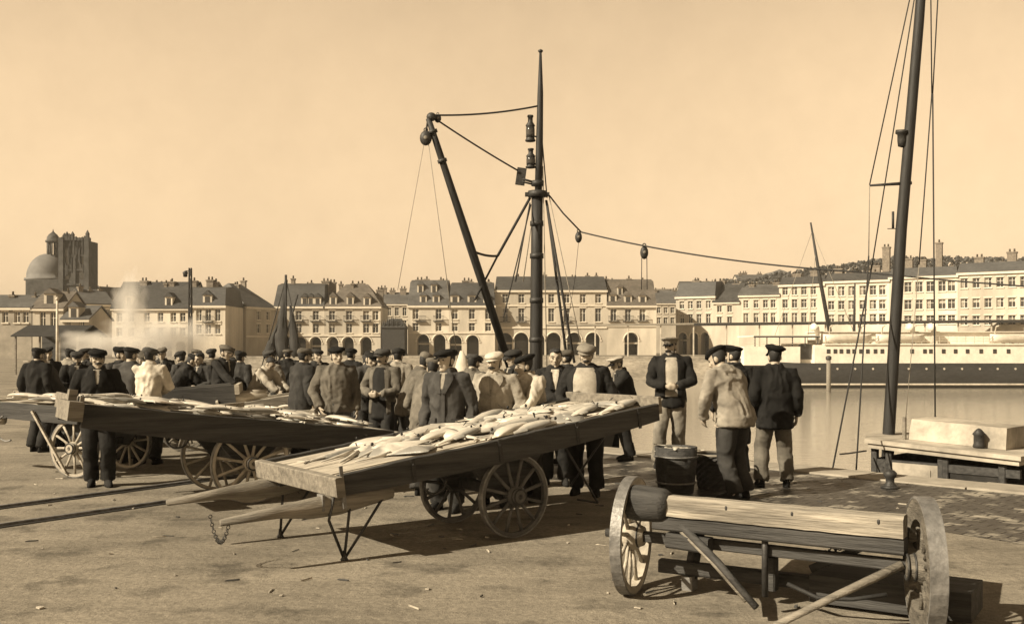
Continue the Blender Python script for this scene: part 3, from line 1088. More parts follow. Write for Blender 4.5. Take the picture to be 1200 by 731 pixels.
def hull_mesh(mb, L, B, zk, zg, sheer, bow=.45, m_side=None, n=26, stern=.75):
    """lofted boat hull, bow at +x; returns gunwale ring points"""
    rings, gun = [], []
    for i in range(n + 1):
        t = i / n
        x = -L / 2 + L * t
        f = 1.0
        if t > 1 - bow:
            k = (t - (1 - bow)) / bow
            f = max(.02, sqrt(max(0, 1 - k ** 2.2)))
        if t < .2:
            f = min(f, stern + (1 - stern) * sin(t / .2 * pi / 2))
        zt = zg + sheer * (2 * t - 1) ** 2 * (1 if t > .5 else .5)
        hb = B / 2 * f
        ring = [V(x, hb, zt), V(x, hb * .97, zt * .5 + zk * .5), V(x, hb * .72, zk + (zt - zk) * .12), V(x, 0, zk),
                V(x, -hb * .72, zk + (zt - zk) * .12), V(x, -hb * .97, zt * .5 + zk * .5), V(x, -hb, zt)]
        rings.append(ring)
        gun.append((x, hb, zt))
    mb.loft(rings, cap=True, closed=False)
    deck = [V(x, h * .96, z - .45) for x, h, z in gun] + [V(x, -h * .96, z - .45) for x, h, z in gun]
    n1 = n + 1
    mb.add(deck, [(i, i + 1, n1 + i + 1, n1 + i) for i in range(n)], False)
    mb.add([rings[0][0], rings[0][3], rings[0][6]], [(0, 1, 2)], False)
    mb.loft([[V(x, h * .93, z), V(x, h * .93, z - .45)] for x, h, z in gun], cap=False, closed=False)
    mb.loft([[V(x, -h * .93, z), V(x, -h * .93, z - .45)] for x, h, z in gun], cap=False, closed=False)
    return gun


# trawler lying at the quay behind the crowd; its mast and cargo boom
d_ = 21.0
MX = xat(629, d_)
base = V(MX, d_, 0)
edir = V(-.7, .72, 0).normalized()
yaw = atan2(edir.y, edir.x)
tr = thing('trawler', 'fishing trawler behind the crowd with a thick dark mast and leaning cargo boom', 'boat', base, 0)
hb = MB().use(m_hull_dk)
rotm = Matrix.Rotation(yaw, 3, 'Z')
hoff = V(0, 0, 0) + rotm @ V(8.9, -.35, 0)
hb.xf = lambda p: rotm @ p + hoff
gun = hull_mesh(hb, 18.5, 5.0, W_Z - 1.2, -.15, .9)
hull = hb.build('hull', None, tr)
gr = MB().use(m_paint_pale)
gr.xf = hb.xf
for s_ in (1, -1):
    gr.tube([V(x, s_ * h * .965, z + .03) for x, h, z in gun], (.07), 6)
gr.build('gunwale', None, hull)
wb = MB().use(m_white)
wb.xf = hb.xf
wb.bx(-3.6, -1.2, -1.2, 1.2, -.6, 1.0)
wb.bx(-3.75, -1.05, -1.35, 1.35, 1.003, 1.1)
wh = wb.build('deckhouse', None, tr)
pw = MB().use(m_glass)
pw.xf = hb.xf
for xx in (-3.0, -1.8):
    pw.bx(xx - .25, xx + .25, -1.24, -1.203, .3, .75)
    pw.bx(xx - .25, xx + .25, 1.203, 1.24, .3, .75)
pw.build('deckhouse_window', None, wh)


def T(px, py, d=d_):
    return at(px, py, d) - base


MB().use(m_spar).tube([T(628, 500), T(628.3, 420), T(629, 300), T(629.5, 227)], [.135, .135, .12, .115], 14).build('lower_mast', None, tr)
cp = MB().use(m_iron)
cp.tube([T(629.5, 231), T(629.5, 224)], [.19, .19], 12)
cp.box(T(629.5, 228), (.5, .16, .07))
cp.tube([T(630, 218), T(630, 212)], [.13, .13], 10)
cp.build('mast_cap', None, tr)
MB().use(m_spar).tube([T(630.5, 240), T(632, 180), T(633.2, 110), T(633.4, 62)], [.075, .075, .06, .025], 10).build('topmast', None, tr)
MB().use(m_iron).lathe(T(633.4, 62), [(.03, 0), (.05, .02), (.05, .05), (.01, .07)], 8).build('mast_truck', None, tr)
BT, BF = T(502, 139, 20.2), T(601, 440, 20.9)
MB().use(m_spar).tube([BT, BT.lerp(BF, .1), BT.lerp(BF, .5), BF], [.055, .065, .085, .08], 10).build('cargo_boom', None, tr)
bl = MB().use(m_iron)
bl.ell(BT + V(.06, 0, .03), (.1, .08, .09), 8, 6)
bl.build('boom_cap', None, tr)
for py_ in (262, 300, 352, 398):
    c = T(629 - (py_ - 300) * .006, py_)
    MB().use(m_iron).tube([c - V(0, 0, .05), c + V(0, 0, .05)], [.142, .142], 14).build('mast_band', None, tr)
for t_ in (.05, .16, .93):
    c = BT.lerp(BF, t_)
    dv = (BF - BT).normalized() * .035
    MB().use(m_iron).tube([c - dv, c + dv], [.095, .095], 12).build('boom_band', None, tr)
# lanterns on the mast
for py0, py1, px_ in ((135, 166, 621.5), (174, 197, 622)):
    za, zb = T(0, py1).z, T(0, py0).z
    h_ = zb - za
    c = T(px_, py1)
    lo = MB().use(m_iron).lathe(c, [(.02, -.01), (.1, 0), (.11, .02), (.085, h_ * .12), (.085, h_ * .55), (.10, h_ * .6), (.05, h_ * .74), (.05, h_ * .9), (.065, h_ * .92), (.06, h_ * .99), (.01, h_)], 12).build('mast_lantern', None, tr)
    MB().use(m_iron).tube([c + V(.08, 0, h_ * .2), T(632, py1 - 5)], .018, 5).build('bracket', None, lo)
    MB().use(m_glass).lathe(c + V(0, 0, h_ * .14), [(.088, 0), (.092, h_ * .12), (.092, h_ * .3), (.088, h_ * .39)], 12).build('lens', None, lo)


def block(name, c, r, parent, ax=None):
    b = MB().use(m_iron)
    b.ell(c, (r, r * .55, r * 1.25), 10, 8)
    b.torus(c + V(0, 0, r * 1.35), r * .3, r * .1, 'y', 10, 5)
    o = b.build(name, None, parent)
    s = MB().use(m_wood_md)
    s.ell(c + V(0, -r * .5, 0), (r * .35, r * .12, r * .35), 8, 6)
    s.build('sheave', None, o)
    return o


block('block', T(499, 162, 20.2), .12, tr)
rope('strop', [at(501, 143, 20.2), at(499, 155, 20.2)], .02, tr, base)
bk = MB().use(m_iron)
bk.box(T(610.5, 207), (.19, .14, .34), Matrix.Rotation(radians(8), 3, 'Y'))
bk.build('block', None, tr)
block('block', T(513, 139, 20.3), .07, tr)
for nm, a, b, r_, sg in (('topping_lift', at(509, 135, 20.25), at(632, 124, d_), .02, .06), ('topping_lift', at(514, 142, 20.3), at(607, 200, 20.9), .018, .02),
                         ('strop', at(613, 210, 20.9), at(627, 214, d_), .025, 0), ('strop', at(612, 213, 20.9), at(624, 216, d_), .02, 0),
                         ('boom_guy', at(556, 295, 20.55), at(583, 300, 20.8), .025, .03),
                         ('shroud', at(621, 232, d_), at(583, 300, 20.8), .03, 0), ('shroud', at(583, 300, 20.8), at(556, 352, 20.5), .022, 0),
                         ('shroud', at(622, 240, d_), at(590, 372, 19.4), .014, 0), ('shroud', at(621, 238, d_), at(604, 330, 19.9), .016, 0),
                         ('shroud', at(640, 235, d_), at(673, 425, 20.0), .028, 0), ('shroud', at(641, 240, d_), at(664, 420, 20.6), .03, 0),
                         ('backstay', at(634, 150, d_), at(641, 232, d_), .014, 0), ('halyard', at(636, 195, d_), at(641, 440, 20.6), .012, 0),
                         ('halyard', at(626, 240, d_), at(613, 330, 20.9), .012, 0), ('cargo_fall', at(497, 168, 20.2), at(466, 340, 19.8), .006, 0),
                         ('cargo_fall', at(502, 168, 20.2), at(536, 420, 20.0), .008, 0), ('shroud', at(643, 228, d_), at(680, 400, 20.0), .010, 0)):
    rope(nm, [a, b], r_, tr, base, m_rope if r_ > .012 else m_rope_lt, sg)
rl = MB().use(m_rope)
for k in range(5):
    y_ = 330 + k * 17
    a = at(641, 240, d_).lerp(at(664, 420, 20.6), (y_ - 240) / 180)
    b = at(640, 235, d_).lerp(at(673, 425, 20.0), (y_ - 235) / 190)
    rl.tube([a - base, b - base], .012, 5)
rl.build('ratlines', None, tr)

# peaked canvas on the trawler deck and a coiled net
cv = MB().use(m_canvas)
d2 = 23.5
ap = at(541, 411, d2)
wv = 24 / F * d2
rings = []
for k in range(7):
    t_ = k / 6
    hw = .05 + (wv * 1.35) * t_ ** .85
    ring = []
    for j in range(14):
        a = 2 * pi * j / 14
        fold = 1 + .14 * cos(a * 4 + k * .4) * t_
        ring.append(ap + V(hw * .75 * cos(a) * fold + .1 * t_, hw * .6 * sin(a) * fold, -(1.75) * t_))
    rings.append(ring)
cv.loft(rings)
tag(cv.build('canvas_cover'), 'pale canvas peaked like a tent over gear on the trawler deck', 'canvas cover')

# cable slung from the trawler mast to the right with two pulley blocks
pts = [at(642, 227, d_), at(660, 250, d_), at(681, 272, d_)]
cb = MB().use(m_rope)
cb.tube(pts, .016, 6)
P, Q = at(681, 272, d_), at(1010, 319, 17.0)
seg = [P.lerp(Q, i / 20) - V(0, 0, .12 * 4 * (i / 20) * (1 - i / 20)) for i in range(21)]
cb.tube(seg, .015, 6)
cb.tube([Q, at(1116, 329, 15.6), at(1260, 340, 14.0)], .013, 6)
tag(cb.build('cable'), 'long sagging cable slung from the trawler mast across to the right', 'cable')
for px_, py_, k, rr, lab in ((678, 278, 0, .09, 'small round block hanging from the cable close to the trawler mast'),
                             (755, 296, 4, .10, 'dark block with two hanging ropes on the cable over the water')):
    c = at(px_, py_, d_ if k == 0 else seg[k].y)
    if k:
        c = seg[5] + V(0, 0, -.14)
        c = V(xat(755, seg[5].y), seg[5].y, zat(296, seg[5].y))
    t = thing('pulley_block', lab, 'block', c)
    b = MB().use(m_iron)
    b.ell((0, 0, 0), (rr * .8, rr * .6, rr * 1.3), 12, 8)
    b.torus((0, 0, rr * 1.45), rr * .3, rr * .12, 'y', 10, 5)
    b.build('shell', None, t)
    MB().use(m_wood_md).ell((0, -rr * .5, 0), (rr * .35, rr * .2, rr * .35), 8, 6).build('sheave', None, t)
    if k:
        for sx in (-.05, .05):
            MB().use(m_rope).tube([(sx, 0, -.1), (sx * 1.1, 0, -.72)], .008, 5).build('fall', None, t)
    else:
        MB().use(m_rope).tube([(0, 0, -.1), (-.08, 0, -.9), (-.3, .2, -2.2)], .005, 5).build('fall', None, t)

# right-hand boat lying below the quay: wheelhouse and mast
wb0 = V(6.05, 13.95, 0)
bt = thing('fishing_boat', 'fishing boat below the quay at right with pale roofed wheelhouse and tall leaning mast', 'boat', wb0, 0)
ed = V(.7, -.72, 0).normalized()
er = Matrix.Rotation(atan2(ed.y, ed.x), 3, 'Z')
hb = MB().use(m_hull_dk)
hb.xf = lambda p: er @ p + V(2.2, -.6, 0) + er @ V(0, 1.7, 0)
g2 = hull_mesh(hb, 12, 4.0, W_Z - 1, -1.35, .5)
ho = hb.build('hull', None, bt)
gr = MB().use(m_paint_pale)
gr.xf = hb.xf
for s_ in (1, -1):
    gr.tube([V(x, s_ * h * .965, z + .03) for x, h, z in g2], (.06), 6)
gr.build('gunwale', None, ho)
# wheelhouse in a frame whose x runs along the quay edge and y towards the water
wx = lambda p: er @ (p + V(-.42, .1, .07))
Lh, Wh = 2.35, 1.9
zr0, zr1 = .27, .17
x00 = -1.15


def roof_z(x):
    return zr0 + (zr1 - zr0) * (x - x00) / Lh


rf_ = MB().use(m_boat)
rf_.xf = wx
out = [(x00 + .25, 0), (x00 + Lh, 0), (x00 + Lh, Wh), (x00 + .25, Wh), (x00 + .06, Wh * .75), (x00, Wh * .5), (x00 + .06, Wh * .22)]
for z_a, z_b, k in ((-.10, -.03, 0), (-.03, .03, .035)):
    pr = [(x + (k if x > x00 + 1 else -k), y + (k if y > Wh / 2 else -k)) for x, y in out]
    n = len(pr)
    vs = [V(x, y, roof_z(x) + z_a + (.001 if k else 0)) for x, y in pr] + [V(x, y, roof_z(x) + z_b) for x, y in pr]
    rf_.add(vs, [(i, (i + 1) % n, n + (i + 1) % n, n + i) for i in range(n)] + [tuple(range(n)), tuple(range(n, 2 * n))], False)
rfo = rf_.build('wheelhouse_roof', None, bt)
wl = MB().use(m_wood_dk)
wl.xf = wx
for xx in (x00 + .3, x00 + .52, x00 + 1.28, x00 + 1.34, x00 + 2.1):
    wl.beam((xx, .12, -2.2), (xx, .12, roof_z(xx) - .105), .09, .09)
    wl.beam((xx, Wh - .12, -2.2), (xx, Wh - .12, roof_z(xx) - .105), .09, .09)
wl.beam((x00 + .1, Wh * .5, -2.2), (x00 + .1, Wh * .5, roof_z(x00) - .105), .09, .09)
wl.bx(x00 + .3, x00 + Lh, .09, .15, -2.2, -.62)
wl.bx(x00 + .3, x00 + Lh, Wh - .15, Wh - .09, -2.2, -.62)
wl.bx(x00 + .3, x00 + Lh - .02, .092, .148, -.11, -.0)
wl.bx(x00 + .31, x00 + .55, .10, .14, -2.2, -.112)
wl.bx(x00 + .26, x00 + .295, .17, Wh - .17, -2.2, .0)
who = wl.build('wheelhouse_wall', None, bt)
pn = MB().use(m_boat)
pn.xf = wx
pn.bx(x00 + .58, x00 + 1.24, .085, .145, -.9, -.03)
pn.bx(x00 + .68, x00 + 1.14, .07, .084, -.8, -.10)
pn.build('door_panel', None, who)
gl = MB().use(m_glass)
gl.xf = wx
gl.bx(x00 + 1.40, x00 + 2.05, .11, .13, -.61, -.112)
gl.build('wheelhouse_window', None, who)
bk = MB().use(m_wood_dk)
bk.xf = wx
bk.bx(x00 + .25, x00 + Lh, Wh * .55, Wh * .6, -2.2, .0)  # dark inner wall added so the wheelhouse interior reads as shaded
bk.build('dark_backing', None, who)
lk = MB().use(m_boat)
lk.xf = wx
xa, xb = x00 + .62, x00 + 2.0
lk.add([V(xa, .5, roof_z(xa) + .034), V(xb, .5, roof_z(xb) + .034), V(xb, 1.3, roof_z(xb) + .034), V(xa, 1.3, roof_z(xa) + .034),
        V(xa + .04, .54, roof_z(xa) + .33), V(xb, .54, roof_z(xb) + .33), V(xb, 1.26, roof_z(xb) + .33), V(xa + .04, 1.26, roof_z(xa) + .33)],
       [(4, 5, 6, 7), (0, 1, 5, 4), (1, 2, 6, 5), (2, 3, 7, 6), (3, 0, 4, 7)], False)
lko = lk.build('roof_locker', None, rfo)
ll = MB().use(m_iron)
ll.xf = wx
ll.lathe((xa + 1.05, .42, roof_z(xa + 1.05) + .035), [(.07, 0), (.085, .02), (.07, .06), (.07, .17), (.09, .19), (.04, .25), (.01, .27)], 10)
ll.build('roof_lamp', None, rfo)
ps = MB().use(m_wood_md)
ps.xf = wx
ps.beam((xa - .03, .45, roof_z(xa) + .034), (xa - .03, .45, roof_z(xa) + .36), .05, .05)
ps.build('roof_post', None, rfo)
md = 15.7


def B(px, py, d=md):
    return at(px, py, d) - wb0


MB().use(m_spar).tube([B(1036, 640), B(1041, 515), B(1056, 270), B(1077, 25), B(1089, -140)], [.095, .092, .085, .075, .06], 12).build('mast', None, bt)
MB().use(m_spar).tube([B(1019, 217.5), B(1068, 214.5)], [.018, .03], 6).build('crosstree', None, bt)
lo = MB().use(m_iron).lathe(B(1057, 173), [(.01, 0), (.06, .02), (.07, .1), (.07, .2), (.1, .22), (.1, .25), (.02, .27)], 10).build('mast_lantern', None, bt)
MB().use(m_iron).beam(B(1050, 154), B(1066, 153), .03, .04).build('bracket', None, lo)
MB().use(m_iron).tube([B(1046.5, 248), B(1046.5, 268)], [.02, .02], 6).build('signal_pin', None, bt)
MB().use(m_rope).tube([B(1040, 268), B(1054, 268)], .007, 5).build('signal_arm', None, bt)
for nm, a, b, r_ in (('stay', at(1094, -130, md), at(1019, 217, md), .010), ('stay', at(1019, 217, md), at(1018, 300, md), .008),
                     ('stay', at(1018, 300, md), at(1003, 556, 14.2), .012), ('stay', at(1092, -130, md), at(1022, 310, md), .010),
                     ('stay', at(1022, 310, md), at(974, 558, 14.7), .013), ('shroud', at(1089.5, -130, md), at(1092, 110, md), .010),
                     ('shroud', at(1092, 110, md), at(1077, 310, md), .010), ('shroud', at(1106, -130, md), at(1093, 110, md), .010),
                     ('shroud', at(1093, 110, md), at(1096, 500, md), .012), ('halyard', at(1077, 310, md), at(1061, 495, md), .006)):
    rope(nm, [a, b], r_, bt, wb0, m_rope if r_ > .0095 else m_rope_lt)
rope('mooring_line', [at(984, 532, 14.5), at(995, 531, 14.5), at(1015, 528, 14.9)], .012, bt, wb0)

# brown-sailed lugger far across the basin
d_ = 75
t = thing('lugger', 'dark old lugger with furled brown sails in front of the arcaded houses', 'boat', V(xat(333, d_), d_, 0))
b0 = V(xat(333, d_), d_, 0)
hb = MB().use(m_hull_dk)
hb.xf = lambda p: Matrix.Rotation(radians(15), 3, 'Z') @ p + V(0, 0, 0)
hull_mesh(hb, 10, 3.2, W_Z - .6, -1.3, .9)
hb.build('hull', None, t)
m_sail = mat('sail_brown', .035, .9, .4, 1.2, NEU, .4, 8)


def Tg(px, py, d=75):
    return at(px, py, d) - b0


MB().use(m_spar).tube([Tg(333.5, 470), Tg(335, 322)], [.15, .09], 8).build('mast', None, t)
MB().use(m_spar).tube([Tg(322, 440), Tg(349, 345)], [.09, .06], 8).build('mizzen_mast', None, t)
for nm, pts, rad in (('furled_sail', [Tg(335.5, 328), Tg(333, 350), Tg(331, 372), Tg(330, 392), Tg(331, 425)], [.08, .15, .28, .38, .45]),
                     ('furled_sail', [Tg(340, 358), Tg(342, 372), Tg(344, 392), Tg(346, 425)], [.06, .14, .24, .3]),
                     ('furled_sail', [Tg(327, 376), Tg(321, 392), Tg(316, 408), Tg(314, 425)], [.06, .16, .3, .35])):
    rings = []
    for k in range(len(pts) - 1):
        for j in range(4):
            f_ = (k + j / 4) / (len(pts) - 1)
            p = pts[k].lerp(pts[k + 1], j / 4)
            r_ = rad[k] + (rad[k + 1] - rad[k]) * j / 4
            rings.append([p + V(r_ * cos(a) * (1 + .6 * noise.noise(V(cos(a) * 1.6, f_ * 9, sin(a) * 1.6 + len(pts))) + .28 * cos(5 * a + 4 * f_)), r_ * .6 * sin(a), .3 * noise.noise(V(a, f_ * 5, 7))) for a in [2 * pi * q_ / 26 for q_ in range(26)]])
    MB().use(m_sail).loft(rings).build(nm, None, t)
for a, b in ((Tg(335, 326), Tg(306, 432)), (Tg(335, 326), Tg(357, 432)), (Tg(334, 340), Tg(322, 435))):
    MB().use(m_rope).tube([a, b], .04, 5).build('shroud', None, t)

# ferry moored along the far quay
d_ = 138.0
fx0 = xat(863, d_)
f0 = V(fx0 + 30, d_ + 5.5, 0)
fe = thing('ferry', 'long white and black steam ferry moored across the basin at right', 'ship', f0)
zh = zat(425.5, d_)
hl = MB().use(m_hull_dk)
rings = []
NL = 40
LH = 66
for i in range(NL + 1):
    t_ = i / NL
    x = -LH * .5 + LH * t_ + 3
    k = max(0, 1 - (t_ / .16))
    f_ = sqrt(max(.0, 1 - k ** 2)) if k < 1 else .02
    f_ = max(f_, .03)
    hbm = 5.5 * f_
    zt = zh + .9 * k ** 2
    rings.append([V(x - .8 * k, -hbm, zt), V(x, -hbm * .98, W_Z + .3), V(x, -hbm * .9, W_Z - 1), V(x, hbm * .9, W_Z - 1), V(x, hbm * .98, W_Z + .3), V(x - .8 * k, hbm, zt)])
hl.loft(rings)
hlo = hl.build('hull', None, fe)
bs = MB().use(m_paint_pale)
bs.tube([V(-LH * .5 + 3 + LH * .03, -2.4, W_Z + .55)] + [V(-LH * .5 + 3 + LH * t_, -5.55, W_Z + .5) for t_ in (.10, .16, .5, 1)], .16, 6)
bs.build('belting', None, hlo)


for k_ in range(22):
    x_ = -LH * .5 + 3 + LH * (.17 + .8 * k_ / 22)
    MB().use(m_paint_pale).lathe((0, 0, 0), [(.15, 0), (.15, .05), (.09, .05), (.08, .02)], 10).build('porthole', None, hlo, (x_, -5.47, zh - .75)).rotation_euler = (radians(90), 0, 0)


def fx(px):
    return xat(px, d_) - f0.x


zd = zat(404, d_)
wdk = MB().use(m_white)
wdk.bx(fx(873), fx(939), -5.0, 5, zh - .3, zat(406, d_))
wdk.bx(fx(955), fx(1245), -5.42, 5, zh - .3, zd)
wdk.bx(fx(939) + .004, fx(955) - .004, -4.0, 4.9, zh - .3, zat(402, d_))
wdo = wdk.build('deckhouse', None, fe)
dk = MB().use(m_glass)
dk.bx(fx(939.5), fx(954.5), -4.1, -4.01, zat(421, d_), zat(403, d_))  # solid dark panel painted in for the shade of the opening
dk.build('gangway_opening', None, wdo)
for px_ in (971, 979, 986, 994, 1001, 1009, 1017, 1026, 1034, 1069, 1084, 1091, 1106, 1120, 1134, 1150, 1166, 1182):
    w_ = MB().use(m_glass)
    w_.bx(fx(px_) - .24, fx(px_) + .24, -5.47, -5.425, zat(414, d_), zat(409, d_))
    w_.build('window', None, wdo)
rf_ = MB().use(m_white)
rf_.bx(fx(884), fx(962), -5.1, 5, zat(394.5, d_), zat(393, d_))
rf_.bx(fx(966), fx(1245), -5.6, 5.2, zd + .004, zd + .16)
rf_.bx(fx(968), fx(1245), -3.2, 3.2, zd + .164, zat(389, d_))
rf_.bx(fx(966), fx(1245), -3.6, 3.6, zat(389, d_) + .004, zat(388, d_))
rf_.build('upper_deck', None, fe)
aw = MB().use(m_wood_dk)
for px_ in (886, 900, 915, 930, 945, 960):
    aw.beam((fx(px_), -4.9, zat(406, d_)), (fx(px_), -4.9, zat(394.6, d_)), .12, .12)
aw.bx(fx(884), fx(962), -5.16, -5.104, zat(395.5, d_), zat(393.5, d_))
aw.build('awning_post', None, fe)
rr = MB().use(m_paint_pale)
for k in range(3):
    rr.beam((fx(873), -5.05, zat(406, d_) + .35 + .3 * k), (fx(939), -5.05, zat(406, d_) + .35 + .3 * k), .05, .05)
for i in range(28):
    xx = fx(967) + (fx(1245) - fx(967)) * i / 27
    rr.beam((xx, -5.5, zd + .16), (xx, -5.5, zd + 1.2), .06, .06)
for k in (.5, .85, 1.2):
    rr.beam((fx(967), -5.5, zd + k), (fx(1245), -5.5, zd + k), .05, .05)
rr.build('railing', None, fe)
MB().use(m_spar).tube([(fx(988), 0, zat(392, d_)), (fx(975), 0, zat(322, d_)), (fx(964), 0, zat(255, d_))], [.32, .26, .12], 8).build('mast', None, fe)
for a, b in (((966, 265), (915, 395)), ((966, 265), (1012, 392)), ((970, 290), (955, 400))):
    MB().use(m_rope_lt).tube([(fx(a[0]), 0, zat(a[1], d_)), (fx(b[0]), -2, zat(b[1], d_))], .035, 5).build('stay', None, fe)
dr = MB().use(m_iron)
dr.tube([(fx(1011), -2, zat(389, d_)), (fx(1012), -2, zat(330, d_))], [.22, .1], 8)
dr.build('derrick_post', None, fe)
for px_ in (962, 1075, 1100):
    ven = MB().use(m_white)
    ven.tube([(fx(px_), -4, zd + .16), (fx(px_), -4, zd + 1.6), (fx(px_) - .2, -4.2, zd + 2.2), (fx(px_) - .8, -4.6, zd + 2.4)], [.3, .3, .42, .6], 10)
    ven.build('ventilator', None, fe)
for px_, lab in ((994, 'white lifeboat on the ferry deck left of the leaning near mast'), (1056, 'white lifeboat on the ferry deck hidden in part by the near mast'), (1190, 'white lifeboat on the ferry deck at the far right')):
    t = thing('lifeboat', lab, 'lifeboat', (xat(px_, d_), d_ + .4, zat(402.5, d_)), 0, 'lifeboats on the ferry')
    lbm = MB().use(m_white)
    rings = []
    for i in range(15):
        u_ = i / 14 * 2 - 1
        w_ = .95 * sqrt(max(.003, 1 - abs(u_) ** 2.6))
        zt_ = .95 + .35 * u_ * u_
        rings.append([V(u_ * 3.3, w_ * cos(a), zt_ + (zt_ - .1) * sin(a) if False else zt_ - (zt_ - .05) * sin(a)) for a in [pi * q_ / 8 for q_ in range(9)]])
    lbm.loft(rings, cap=False, closed=False)
    lbm.build('hull', None, t)
    MB().use(m_canvas).loft([[V(-3.2, 0, 1.3), V(-3.2, .05, 1.28), V(-3.2, -.05, 1.28)], [V(-1.5, -.85, 1.0), V(-1.5, 0, 1.3), V(-1.5, .85, 1.0)], [V(1.5, -.85, 1.0), V(1.5, 0, 1.3), V(1.5, .85, 1.0)], [V(3.2, -.05, 1.28), V(3.2, 0, 1.3), V(3.2, .05, 1.28)]], closed=False, cap=False).build('cover', None, t)
    for sx in (-2.1, 2.1):
        MB().use(m_paint_pale).tube([(sx, .9, .1), (sx, .95, 1.6), (sx, .6, 2.3), (sx, -.1, 2.4)], .1, 6).build('davit', None, t)

# mooring pile standing in the water before the ferry
d_ = 125
pl = thing('mooring_pile', 'single timber mooring pile standing in the water before the ferry', 'post', V(xat(971, d_), d_, 0))
MB().use(m_wood_md).tube([(0, 0, W_Z - 2), (0, 0, zat(420, d_))], [.3, .26], 10).build('pile', None, pl)
MB().use(m_iron).lathe((0, 0, zat(420, d_) - .15), [(.34, 0), (.36, .1), (.36, .4), (.1, .5)], 10).build('cap', None, pl)

# iron bollard on the quay edge
bx_ = edge_x(13.1) - .35
t = thing('bollard', 'small dark iron bollard on the quay edge below the wheelhouse', 'bollard', V(xat(1043, 12.35), 12.35, 0))
MB().use(m_iron).lathe((0, 0, .02), [(.08, 0), (.07, .03), (.05, .05), (.05, .10), (.075, .13), (.08, .17), (.05, .2), (.01, .21)], 16).build('post', None, t)
MB().use(m_iron).lathe((0, 0, .004), [(.11, 0), (.11, .02), (.10, .03), (.05, .031)], 16).build('base_plate', None, t)


# ------------------------------------------------------------------ carts
def wheel(parent, c, r, ns=12, m=None, rim=.045, wid=.05, hub=.085, ph=.1, out=-1):
    """spoked wheel whose axle is along local y; c = hub centre"""
    m = m or m_wheel
    c = Vector(c)
    w = MB().use(m)
    n = 40
    prof = [(r - .012, -wid / 2), (r - .012, wid / 2), (r - rim, wid / 2 * .85), (r - rim, -wid / 2 * .85)]
    rings = [[c + V(q_ * cos(2 * pi * i / n), y_, q_ * sin(2 * pi * i / n)) for q_, y_ in prof] for i in range(n)]
    rings.append(rings[0])
    w.loft(rings, cap=False, smooth=False)
    for i in range(ns):
        a = 2 * pi * i / ns + ph
        dv = V(cos(a), 0, sin(a))
        w.tube([c + dv * hub * .7 + V(0, .01 * out, 0), c + dv * (r * .5), c + dv * (r - rim + .008)], [(.016, .020), (.013, .016), (.015, .018)], 6, side=(0, 1, 0))
    wo = w.build('wheel', None, parent)
    ty = MB().use(m_iron_lt)
    prof = [(r, -wid / 2), (r, wid / 2), (r - .013, wid / 2 + .002), (r - .013, -wid / 2 - .002)]
    rings = [[c + V(q_ * cos(2 * pi * i / n), y_, q_ * sin(2 * pi * i / n)) for q_, y_ in prof] for i in range(n)]
    rings.append(rings[0])
    ty.loft(rings, cap=False, smooth=False)
    ty.build('tyre', None, wo)
    hb_ = MB().use(m)
    rg = []
    for yy, rr_ in ((-.10, .05), (-.10, hub * .72), (-.05, hub * .8), (-.03, hub), (.03, hub), (.05, hub * .8), (.09, hub * .65), (.09, .03)):
        rg.append([c + V(rr_ * cos(2 * pi * i / 14), yy * -out * 1.0, rr_ * sin(2 * pi * i / 14)) for i in range(14)])
    hb_.loft(rg)
    hb_.use(m_iron)
    for yy in (-.098, -.055, .05):
        hb_.torus(c + V(0, yy * -out, 0), hub * .76, .009, 'y', 14, 5)
    hb_.build('hub', None, wo)
    return wo


CARTS = {}


